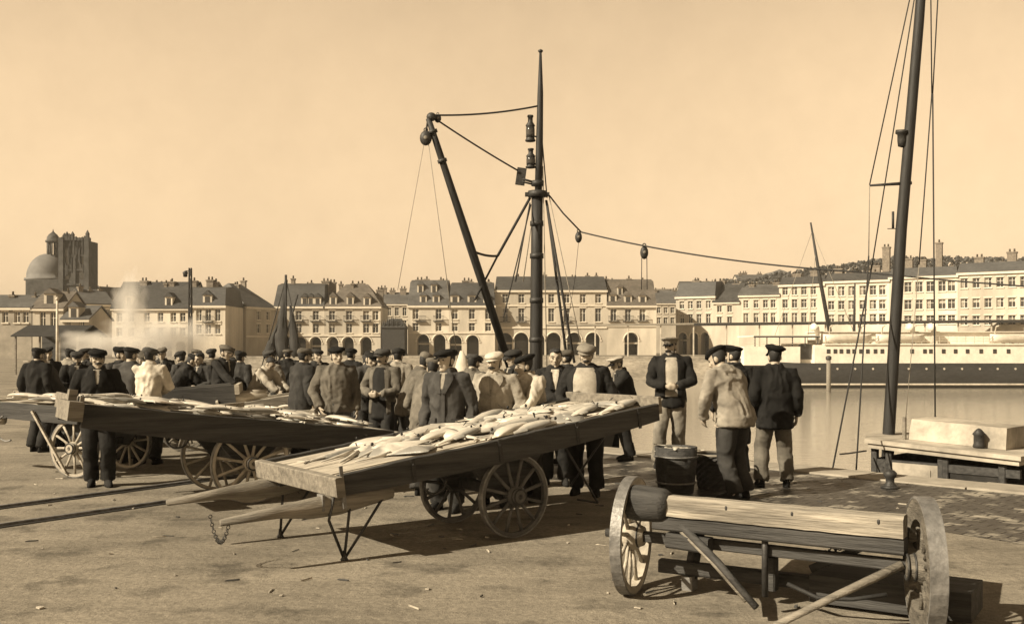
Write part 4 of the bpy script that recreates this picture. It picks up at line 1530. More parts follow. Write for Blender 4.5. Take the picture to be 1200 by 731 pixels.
def cart(key, label, mid, yaw, pitch, L, W, zb, r, wheels=True, side_h=.20, dark=m_wood_dk, bedm=m_wood_lt, endm=m_wood_md,
         shaft_end=-1, shafts=.95, wm=None, ov=.0, leg=True, track=.95, farwheel=True, group='fish carts on the quay', endlow=0):
    """two-wheeled flat handcart. mid = ground point under the middle of the near edge; bed rises by pitch along +x"""
    yaw, pitch = radians(yaw), radians(pitch)
    root = thing('handcart', label, 'handcart', (mid[0], mid[1], 0), yaw, group)
    cp_, sp_ = cos(pitch), sin(pitch)

    def tp(x, y, z):
        return V(x * cp_ - z * sp_, y, zb + x * sp_ + z * cp_)
    CARTS[key] = (root, tp, L, W, yaw, mid)
    h = L / 2
    bd = MB().use(bedm)
    bd.xf = lambda p: tp(*p)
    npl = max(5, int(W / .2))
    for i in range(npl):
        y0, y1 = W * i / npl + .004, W * (i + 1) / npl - .004
        bd.bx(-h + .02, h - .02, y0 + .03 if i == 0 else y0, y1, -.075 + R.uniform(0, .006), -.04 + R.uniform(0, .008))
    bd.build('bed', None, root)
    for y_ in (0, W):
        s_ = MB().use(dark)
        s_.xf = bd.xf
        n = 34
        rings = []
        for i in range(n + 1):
            x = -h + L * i / n
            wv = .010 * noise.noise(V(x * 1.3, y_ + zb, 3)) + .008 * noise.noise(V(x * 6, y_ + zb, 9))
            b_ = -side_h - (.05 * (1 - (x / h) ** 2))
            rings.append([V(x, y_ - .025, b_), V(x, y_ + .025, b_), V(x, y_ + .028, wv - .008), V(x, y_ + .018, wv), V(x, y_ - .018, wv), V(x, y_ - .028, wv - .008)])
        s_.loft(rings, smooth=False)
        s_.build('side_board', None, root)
    for e_ in (-1, 1):
        s_ = MB().use(endm)
        s_.xf = bd.xf
        if e_ == shaft_end:
            s_.beam((e_ * (h + .035), -.10 - ov, -.085), (e_ * (h + .035), W + .10 + ov, -.085), .075, .16)
        else:
            s_.beam((e_ * (h + .022), -.03, -.02 - endlow), (e_ * (h + .022), W + .03, -.02 - endlow), .04, .17 + endlow)
        s_.build('end_board', None, root)
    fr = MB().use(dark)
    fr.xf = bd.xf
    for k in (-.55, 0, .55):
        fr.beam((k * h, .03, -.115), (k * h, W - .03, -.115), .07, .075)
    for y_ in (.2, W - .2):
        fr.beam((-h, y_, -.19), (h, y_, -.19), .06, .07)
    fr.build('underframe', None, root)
    # shafts
    for y_ in (.06, W - .10):
        s_ = MB().use(endm)
        s_.xf = bd.xf
        x0 = shaft_end * h
        pts = [V(x0 - shaft_end * .5, y_, -.235), V(x0, y_, -.24), V(x0 + shaft_end * .22, y_ + .01, -.23), V(x0 + shaft_end * .5, y_ + .02, -.20), V(x0 + shaft_end * shafts, y_ + .03, -.18)]
        s_.tube(pts, [(.05, .07), (.062, .092), (.055, .085), (.042, .05), (.026, .026)], 10)
        s_.build('shaft', None, root)
    if wheels:
        ya, yb = .02, track
        ax = MB().use(m_iron)
        ax.tube([(0, ya - .1, r), (0, yb + .1, r)], .025, 8)
        ax.use(dark).beam((0, ya + .07, r + .03), (0, yb - .07, r + .03), .09, .10)
        ax.build('axle', None, root)
        wheel(root, (0, ya, r), r, m=wm, ph=R.uniform(0, .5), out=-1)
        if farwheel:
            wheel(root, (0, yb, r), r, m=wm, ph=R.uniform(0, .5), out=1)
        for y_ in (ya + .12, yb - .12):
            br = MB().use(dark)
            br.add([V(-.42, y_ - .03, zb - .2 - .42 * sp_), V(.42, y_ - .03, zb - .2 + .42 * sp_), V(.1, y_ - .03, r - .04), V(-.1, y_ - .03, r - .04),
                    V(-.42, y_ + .03, zb - .2 - .42 * sp_), V(.42, y_ + .03, zb - .2 + .42 * sp_), V(.1, y_ + .03, r - .04), V(-.1, y_ + .03, r - .04)],
                   [(0, 1, 2, 3), (4, 5, 6, 7), (0, 1, 5, 4), (1, 2, 6, 5), (2, 3, 7, 6), (3, 0, 4, 7)], False)
            br.build('axle_bracket', None, root)
    if leg:
        e_ = shaft_end
        lg = MB().use(m_iron)
        xk = e_ * (h - .12)
        foot = V(xk + e_ * .02, .05, .0)
        for a, mid_ in ((tp(e_ * (h + .05), .0, -.16), .09), (tp(e_ * (h - .1), .02, -.22), 0), (tp(e_ * (h - .45), .03, -.22), 0)):
            m_ = (a + foot) / 2 + V(e_ * mid_, 0, mid_ * .8)
            lg.tube([a, m_, foot + V(0, 0, .01)], .013, 6)
        lg.lathe(foot, [(.03, 0), (.035, .01), (.02, .03), (.012, .08)], 8)
        lg.build('leg', None, root)
        lg2 = MB().use(m_iron)
        foot = V(xk + e_ * .02, W - .1, .0)
        for a in (tp(e_ * (h - .1), W - .08, -.22), tp(e_ * (h - .45), W - .08, -.22)):
            lg2.tube([a, foot + V(0, 0, .01)], .013, 6)
        lg2.lathe(foot, [(.03, 0), (.035, .01), (.02, .03), (.012, .08)], 8)
        lg2.build('leg', None, root)
    return root, tp


# front cart, fitted to the photograph
YW = 36.78
u = V(cos(radians(YW)), sin(radians(YW)), 0)
A = V(-1.40, 8.11, 0)
m1 = A + u * 1.785
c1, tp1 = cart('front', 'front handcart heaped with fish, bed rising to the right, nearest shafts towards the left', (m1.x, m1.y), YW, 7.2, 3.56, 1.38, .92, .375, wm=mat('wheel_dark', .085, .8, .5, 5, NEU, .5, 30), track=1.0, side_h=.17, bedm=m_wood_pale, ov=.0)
# chain, hook ring and stays of the front cart
ch = MB().use(m_iron)
p0, p1 = tp1(-1.785 - .88, .09, -.2), tp1(-1.785 - .88, 1.31, -.2)
p1 = p0.lerp(p1, .32)
for i in range(22):
    t_ = i / 21
    p = p0.lerp(p1, t_) - V(0, 0, .17 * 4 * t_ * (1 - t_))
    ch.torus(p, .014, .0035, 'y' if i % 2 else 'x', 8, 4)
ch.build('chain', None, c1)
rg = MB().use(m_iron)
rg.torus(tp1(-.86, .05, -.24), .115, .011, 'y', 18, 6, pi, 2 * pi)
rg.build('hoop', None, c1)
rg = MB().use(m_iron)
rg.torus(tp1(.25, .06, -.22), .14, .009, 'y', 18, 6, pi * .75, pi * 1.55)
rg.build('hoop', None, c1)
st = MB().use(m_iron)
st.tube([tp1(.62, .1, -.2), V(1.18, .22, .18), V(1.2, .55, .17)], .012, 6)
st.tube([tp1(1.35, .25, -.2), V(1.0, .42, .34)], .011, 6)
st.build('stay', None, c1)
st = MB().use(m_iron_lt)
st.box(tp1(-1.785 + .02, -.04, -.1), (.03, .012, .34), Matrix.Rotation(-.12, 3, 'Y'))
st.box(tp1(-1.92, .06, -.2), (.02, .1, .13))
st.build('strap', None, c1)

for x_ in (-1.1, -.2, .7, 1.5):
    sp_ = MB().use(m_iron)
    sp_.xf = lambda p: tp1(*p)
    sp_.bx(x_ - .018, x_ + .018, -.036, -.0285, -.2, .0)
    sp_.ell((x_, -.037, -.05), (.010, .006, .010), 8, 6)
    sp_.ell((x_, -.037, -.15), (.010, .006, .010), 8, 6)
    sp_.build('iron_strap', None, c1)

# second cart behind, tilting the other way
YB = 32.7
ub = V(cos(radians(YB)), sin(radians(YB)), 0)
mB = V(-2.84, 11.16, 0)
c2, tp2 = cart('middle', 'middle handcart loaded with fish, big pale wheel showing behind the front cart shafts', (mB.x, mB.y), YB, -7.0, 3.45, 1.40, .93, .44, wm=m_wheel_lt, shaft_end=1, shafts=.7, leg=True, track=1.2, side_h=.24)
# block on its left end
eb = MB().use(m_wood_md)
eb.xf = lambda p: tp2(*p)
eb.bx(-1.90, -1.76, -.25, .45, -.17, .02)
eb.bx(-1.87, -1.79, .02, .12, .022, .13)
eb.build('bolster', None, c2)
rg = MB().use(m_iron)
rg.torus(tp2(-.75, .05, -.26), .12, .010, 'y', 18, 6, pi * .9, 2.1 * pi)
rg.build('hoop', None, c2)

# left cart seen with both wheels side by side
c3, tp3 = cart('left', 'left handcart cut by the photo edge, two slanting spoked wheels under its bed', (-5.72, 13.35), -19, -1.5, 3.4, 1.25, .93, .385, wm=m_wheel_lt, shaft_end=-1, shafts=.6, leg=False, track=1.05, side_h=.18, endm=m_wood_lt)
st = MB().use(m_wood_lt)
st.beam((-.1, -.02, .06), (-.62, -.06, .86), .04, .03)
st.build('prop', None, c3)
rg = MB().use(m_iron_lt)
rg.torus((-1.05, -.06, .62), .17, .012, 'y', 20, 6, pi * .6, pi * 1.65)
rg.build('hoop', None, c3)
# dark high sided cart further back
c4, tp4 = cart('dark', 'dark high sided handcart tilted up among the crowd at left', (-5.35, 16.7), 12, 4.5, 1.5 + .1, 1.0, 1.02, .38, shaft_end=1, shafts=.35, side_h=.33, leg=False, track=.8, endm=m_wood_lt)
# pale cart at its right, empty
c5, tp5 = cart('pale', 'empty pale plank handcart among the crowd right of the dark high sided one', (-4.0, 16.4), 16, 8, 1.35, .85, .86, .37, shaft_end=1, shafts=.5, side_h=.1, dark=m_wood_md, bedm=m_wood_lt, leg=False, track=.7, endm=m_wood_lt)
c6, tp6 = cart('low', 'low plank handcart crossing behind the fish of the middle cart', (-3.75, 14.6), 8, 0, 1.7, .8, .80, .35, shaft_end=1, shafts=.4, side_h=.12, dark=m_wood_md, bedm=m_wood_lt, leg=False, track=.7, endm=m_wood_lt)


# near empty cart at the lower right
m_beam = mat('beam_weathered', .22, .85, .45, 2.4, bump=.8, bscale=10, stretch=(.5, 7, 7), var2=.45, scale2=3)
m_block = mat('block_wood', .11, .85, .5, 5, bump=.8, bscale=14, stretch=(2, 2, 7), var2=.4, scale2=3)


def near_cart():
    yaw = atan2(-.54, .84)
    o = V(.95, 6.95, 0)
    root = thing('handcart', 'near empty handcart at lower right with a pale front beam and iron shod wheel', 'handcart', o, yaw)
    # local x along the beam (to the right and nearer), y away from the camera
    zb = .66
    Lb = 1.64
    bm_ = MB().use(m_beam)
    n = 20
    rings = []
    for i in range(n + 1):
        x = -.02 + (Lb + .02) * i / n
        w1 = .007 * noise.noise(V(x * 2, 0, 1)) + .004 * noise.noise(V(x * 9, 4, 1))
        w2 = .008 * noise.noise(V(x * 3, 5, 2)) + .005 * noise.noise(V(x * 11, 1, 7))
        rings.append([V(x, -.06 + w2, zb - .075 + w1), V(x, .05, zb - .075), V(x, .06, zb + .045), V(x, .03, zb + .060 + w1), V(x, -.03 - w2, zb + .058 + w1), V(x, -.062, zb + .035 + w2)])
    bm_.loft(rings, smooth=False)
    bm_.build('front_beam', None, root)
    lg = MB().use(m_wood_dk)
    rings = []
    for i, (x, r_) in enumerate(((-.20, .02), (-.205, .085), (-.17, .115), (-.08, .125), (.0, .120), (.08, .112), (.13, .09))):
        rings.append([V(x + .012 * noise.noise(V(a_, x * 9, 2)), r_ * cos(a_) * (1 + .08 * noise.noise(V(cos(a_) * 2, sin(a_) * 2, x * 4))), zb - .012 + r_ * sin(a_)) for a_ in [2 * pi * q_ / 16 for q_ in range(16)]])
    lg.loft(rings)
    lg.build('beam_end', None, root)
    # dark wet bed rising away so its top is seen almost edge-on
    bd = MB().use(m_wood_dk)
    sl = radians(-7.2)
    for i in range(9):
        y0, y1 = .08 + .125 * i, .08 + .125 * (i + 1) - .008
        za, zb_ = zb - .02 + y0 * math.tan(sl), zb - .02 + y1 * math.tan(sl)
        bd.add([V(.1, y0, za), V(Lb - .02, y0, za), V(Lb - .02, y1, zb_), V(.1, y1, zb_)] + [V(.1, y0, za - .03), V(Lb - .02, y0, za - .03), V(Lb - .02, y1, zb_ - .03), V(.1, y1, zb_ - .03)],
               [(0, 1, 2, 3), (4, 5, 6, 7), (0, 1, 5, 4), (1, 2, 6, 5), (2, 3, 7, 6), (3, 0, 4, 7)], False)
    bd.build('bed', None, root)
    un = MB().use(m_wood_dk)
    for xx in (.25, 1.45):
        un.beam((xx, .0, zb - .12), (xx, 1.2, zb - .26), .09, .11)
    un.beam((.02, .01, zb - .128), (Lb, .01, zb - .128), .11, .10)
    un.beam((.1, .55, zb - .22), (Lb - .05, .55, zb - .22), .10, .10)
    un.beam((.12, .0, zb - .24), (.42, .0, zb - .25), .10, .10)
    un.build('underframe', None, root)
    # left wheel, almost edge-on towards the camera: axle along local x
    wr = MB()
    wroot = wheel_x(root, (-.20, .10, .40), .41)
    wroot2 = wheel_x(root, (Lb + .10, .03, .415), .415, m_block, .135, .095, -68)  # right wheel's darker wood stands in for the shade on it
    ax = MB().use(m_wood_dk)
    ax.beam((-.14, .11, .40), (Lb + .02, .05, .41), .06, .07)
    ax.use(m_iron).tube([(-.40, .10, .40), (-.2, .12, .40)], .03, 8)
    ax.build('axle', None, root)
    bx_ = MB().use(m_wood_dk)
    bx_.bx(.95, Lb + .30, .40, .85, .03, .21)  # dark box added to fill in the darkness under the right end
    bx_.build('dark_filler', None, root)
    lw = MB().use(m_wood_dk)
    lw.beam((-.1, .35, .16), (Lb + .05, .55, .13), .09, .09)
    lw.beam((.72, .30, .10), (.72, .30, .32), .09, .09)
    lw.build('lower_bar', None, root)
    for a, b, m_, w_ in (((.22, -.02, zb - .13), (.80, -.20, .10), m_wood_dk, .045), ((.16, .0, zb - .13), (.72, -.16, .12), m_wood_md, .03),
                         ((1.62, .02, zb - .24), (.95, -.30, .03), m_wood_md, .045)):
        MB().use(m_).tube([a, (Vector(a) + Vector(b)) / 2 + V(.01, .0, .01), b], [w_ * .62, w_ * .55, w_ * .5], 7).build('strut', None, root)
    MB().use(m_iron).tube([(.78, .02, zb - .07), (.78, .02, .12)], .022, 8).build('stay', None, root)
    MB().use(m_iron).beam((1.45, .4, zb - .15), (.95, .45, .24), .05, .05).build('strut', None, root)
    pr = MB().use(m_wood_dk)
    pr.beam((.16, .5, zb - .1), (.10, .42, .08), .08, .07)
    pr.use(m_iron_lt).bx(.06, .14, .36, .46, .0, .10)
    pr.build('leg', None, root)
    ch = MB().use(m_iron)
    for i in range(26):
        t_ = i / 25
        p = V(.80 + .55 * t_, .3, zb - .3 + .2 * t_ - .16 * 4 * t_ * (1 - t_) * .5)
        ch.torus(p, .016, .004, 'y' if i % 2 else 'x', 8, 4)
    ch.build('chain', None, root)
    jn = MB().use(m_hair)
    jn.tube([(.9, .1, .2), (1.1, .08, .14), (1.3, .12, .15), (1.5, .15, .2)], .014, 6)
    jn.build('rope', None, root)
    for xx in (.55, .98, 1.5):
        MB().use(m_iron).ell((xx, -.057, zb + .015), (.012, .008, .02), 8, 6).build('bolt', None, root)
    return root


def wheel_x(root, c, r, m=None, rim=.06, wid=.075, rot=-80):
    w = wheel(root, (0, 0, 0), r, 12, m or m_wheel_lt, rim, wid, .10, .2, -1)
    w.location = c
    w.rotation_euler = (0, 0, radians(rot))
    return w


near_cart()

# dark fish tub and its contents beside the working man
tb = V(xat(792, 11.9), 11.9, 0)
t = thing('tub', 'dark wooden tub on the setts beside the man with the big beret', 'tub', tb)
sv = MB().use(m_wood_dk)
n = 22
rings = []
for rr_, zz in ((.20, 0.02), (.235, .30), (.245, .55), (.215, .55), (.205, .30)):
    rings.append([V(rr_ * (1 + (.012 if i % 2 else 0)) * cos(2 * pi * i / n), rr_ * (1 + (.012 if i % 2 else 0)) * sin(2 * pi * i / n), zz) for i in range(n)])
sv.loft(rings)
sv.build('staves', None, t)
hp = MB().use(m_iron_lt)
for rr_, zz in ((.222, .14), (.246, .44)):
    hp.torus((0, 0, zz), rr_ + .004, .012, 'z', 24, 6)
hp.build('hoop', None, t)
t2 = thing('shade_filler', 'added dark wicker basket behind the legs of the bending man', 'shade_filler', V(xat(838, 12.3), 12.3, 0))  # dark wicker shape added to fill in the shade behind his legs
wk = MB().use(m_wood_dk)
rings = []
for k in range(13):
    rr_ = .20 + .06 * k / 12
    rings.append([V((rr_ + .008 * (1 if (i + k) % 2 else -1)) * cos(2 * pi * i / 30), (rr_ + .008 * (1 if (i + k) % 2 else -1)) * sin(2 * pi * i / 30), .01 + .40 * k / 12) for i in range(30)])
rings.append([V(.225 * cos(2 * pi * i / 30), .225 * sin(2 * pi * i / 30), .40) for i in range(30)])
rings.append([V(.18 * cos(2 * pi * i / 30), .18 * sin(2 * pi * i / 30), .06) for i in range(30)])
wk.loft(rings, smooth=False)
wk.build('wicker', None, t2)
MB().use(m_wood_md).torus((0, 0, .42), .255, .016, 'z', 30, 7).build('rim', None, t2)
for sx in (-1, 1):
    MB().use(m_rope_lt).torus((sx * .255, 0, .42), .06, .011, 'x', 12, 6, 0, pi).build('handle', None, t2)


# ------------------------------------------------------------------ fish
def fish_mesh(seed, L=.62, m=None):
    rr = random.Random(seed)
    f = MB().use(m or m_fish)
    n = 13
    bend = rr.uniform(-.25, .25)
    prof = [(0, .012, .012), (.05, .04, .035), (.12, .06, .05), (.22, .082, .06), (.36, .088, .06), (.5, .072, .05), (.65, .048, .036), (.78, .028, .024), (.88, .02, .014), (.92, .026, .010)]
    pts, rad = [], []
    for t_, w_, h_ in prof:
        x = (t_ - .45) * L
        y = bend * (t_ - .4) ** 2 * L
        pts.append(V(x, y, h_ * L * .66))
        rad.append((w_ * L * 1.5, h_ * L * .66))
    f.tube(pts, rad, 10, side=(0, 1, 0))
    e = pts[-1]
    for s_ in (-1, 1):
        f.add([e + V(-.02, 0, .008), e + V(.10 * L * 1.2, s_ * .12 * L, .004), e + V(.05 * L, s_ * .01, .003), e + V(-.02, 0, -.004), e + V(.10 * L * 1.2, s_ * .12 * L, -.004), e + V(.05 * L, s_ * .01, -.005)],
              [(0, 1, 2), (3, 4, 5), (0, 1, 4, 3), (1, 2, 5, 4)], False)
    # back and belly fins
    for t0, t1, s_ in ((.25, .42, 1), (.5, .68, 1), (.45, .62, -1)):
        a, b = (t0 - .45) * L, (t1 - .45) * L
        yb = s_ * .085 * L
        f.add([V(a, yb * .9, .03), V(b, yb * .6, .02), V(b + .02, yb * 1.35, .012), V(a + .03, yb * 1.55, .014), V(a, yb * .9, .022), V(b, yb * .6, .012), V(b + .02, yb * 1.35, .006), V(a + .03, yb * 1.55, .008)],
              [(0, 1, 2, 3), (4, 5, 6, 7), (1, 2, 6, 5), (2, 3, 7, 6), (3, 0, 4, 7)], False)
    f.use(m_eye).ell(V(-.36 * L, .075 * L, .075 * L), (.012, .01, .012), 6, 5)
    f.use(m_hair).add([V(-.26 * L, .02 * L, .125 * L), V(-.24 * L, .085 * L, .09 * L), V(-.225 * L, .086 * L, .09 * L), V(-.235 * L, .02 * L, .128 * L)], [(0, 1, 2, 3)], False)
    return f


PROTO = []
LAB = 'SET'


def lay_fish(key, label, group, items):
    root, tp, L, W, yaw, mid = CARTS[key]
    rz = Matrix.Rotation(yaw, 3, 'Z')
    ax_x = (tp(1, 0, 0) - tp(0, 0, 0)).normalized()
    tilt = math.asin(ax_x.z)
    for i, (x, y, a, sc, lift) in enumerate(items):
        k = i % len(PROTO_MESH)
        if k >= 5:
            sc = min(sc, 1.15)
            y = min(max(y, .37 * sc + .04), W - .37 * sc - .04)
            x = min(max(x, -L / 2 + .75 * sc), L / 2 - .75 * sc)
        o = bpy.data.objects.new('fish', PROTO_MESH[k])
        COL.objects.link(o)
        p = rz @ tp(x, y, -.030 + lift) + V(mid[0], mid[1], 0)
        o.location = p
        o.rotation_euler = (Matrix.Rotation(yaw, 3, 'Z') @ Matrix.Rotation(-tilt, 3, 'Y') @ Matrix.Rotation(a, 3, 'Z') @ Matrix.Rotation(R.uniform(-.12, .12), 3, 'X')).to_euler()
        o.scale = (sc, sc, sc)
        tag(o, label, 'fish', group)


def ray_mesh(seed):
    rr = random.Random(seed)
    f = MB().use(m_fish)
    n = 24
    rings = []
    for k, (sc, z) in enumerate(((1.0, .004), (.98, .012), (.7, .028), (.35, .045), (.03, .05))):
        rg = []
        for i in range(n):
            a = 2 * pi * i / n
            rad = .27 * (1 / (abs(cos(a)) ** .85 + abs(sin(a)) ** .85 * .82)) * (1 + .05 * noise.noise(V(cos(a) * 2, sin(a) * 2, seed)))
            rg.append(V(rad * cos(a) * sc, rad * 1.1 * sin(a) * sc, z + .012 * noise.noise(V(cos(a) * 2, sin(a) * 2, k + seed))))
        rings.append(rg)
    f.loft(rings)
    f.tube([V(.2, 0, .02), V(.36, .02, .014), V(.55, .05, .01)], [.022, .013, .005], 6)
    return f


PROTO_MESH = []
for s_, m_ in ((1, m_fish), (2, m_fish), (3, m_fish2), (4, m_fish), (5, m_fish2)):
    o = fish_mesh(s_, .62, m_).build('fish')
    PROTO_MESH.append(o.data)
    bpy.data.objects.remove(o)
for s_ in (11, 12, 13):
    o = ray_mesh(s_).build('fish')
    PROTO_MESH.append(o.data)
    bpy.data.objects.remove(o)


def heap(x0, x1, y0, y1, n, s0=.9, s1=1.35, lift=.0):
    out = []
    for i in range(n):
        a = R.choice((0, pi)) + R.uniform(-.6, .6) + (pi / 2 if R.random() < .25 else 0)
        s_ = R.uniform(s0, s1)
        mg = .30 * s_ * abs(sin(a)) + .05
        lo_, hi_ = max(y0, mg + .04), max(mg + .06, min(y1, y0 + y1 - mg))
        out.append((R.uniform(x0, x1), R.uniform(lo_, max(lo_ + .02, hi_)), a, s_, R.uniform(0, lift)))
    return out


R = random.Random(33)
front = heap(-1.05, .0, .30, 1.15, 12, 1.05, 1.5, .02) + heap(-1.4, -.8, .3, 1.1, 4, .9, 1.2, .0) + heap(-.1, 1.55, .18, 1.2, 30, 1.05, 1.6, .035)
lay_fish('front', 'pale gutted fish lying in the heap on the front handcart', 'fish on the front handcart', front)
lay_fish('middle', 'pale fish lying in the heap on the middle handcart', 'fish on the middle handcart',
         heap(-1.5, -.5, .2, 1.2, 18, .75, 1.25, .12) + heap(-.5, 1.45, .15, 1.2, 36, .75, 1.25, .10))
lay_fish('left', 'pale fish lying on the left handcart at the photo edge', 'fish on the left handcart', heap(-1.45, .3, .2, 1.0, 15, .9, 1.3, .1))
lay_fish('low', 'pale fish lying on the low plank handcart', 'fish on the low handcart', heap(-.6, .7, .15, .65, 7, .8, 1.1, .05))
# fish heaped in the tub
for i in range(7):
    o = bpy.data.objects.new('fish', PROTO_MESH[i % 5])
    COL.objects.link(o)
    a = 2 * pi * i / 7
    o.location = tb + V(.09 * cos(a), .09 * sin(a), .50 + .015 * (i % 3))
    o.rotation_euler = Euler((R.uniform(-.2, .2), R.uniform(-.18, .18), a * 1.7))
    o.scale = (.62, .62, .62)
    tag(o, 'pale fish heaped in the dark wooden tub', 'fish', 'fish in the tub')

# ------------------------------------------------------------------ people
def ik(a, b, l1, l2, pole):
    d = b - a
    L = d.length
    if L > (l1 + l2) * .995:
        b = a + d * ((l1 + l2) * .995 / L)
        d = b - a
        L = d.length
    x = (l1 * l1 - l2 * l2 + L * L) / (2 * L)
    h = sqrt(max(0, l1 * l1 - x * x))
    dn = d.normalized()
    p = (pole - dn * pole.dot(dn)).normalized()
    return a + dn * x + p * h, b


def ring(c, rx, ry, n, M=None, pw=2.0):
    out = []
    for k in range(n):
        a = 2 * pi * k / n
        ca, sa = cos(a), sin(a)
        x = rx * math.copysign(abs(ca) ** (2 / pw), ca)
        y = ry * math.copysign(abs(sa) ** (2 / pw), sa)
        p = V(c[0] + x, c[1] + y, c[2])
        out.append(M(p) if M else p)
    return out


HEADP = [(-.118, -.048, .022, .020), (-.108, -.042, .036, .034), (-.085, -.028, .050, .054), (-.055, -.014, .059, .072), (-.02, -.004, .066, .085),
         (.02, .002, .071, .094), (.055, .006, .072, .095), (.085, .010, .062, .082), (.105, .012, .045, .060), (.118, .012, .018, .026)]


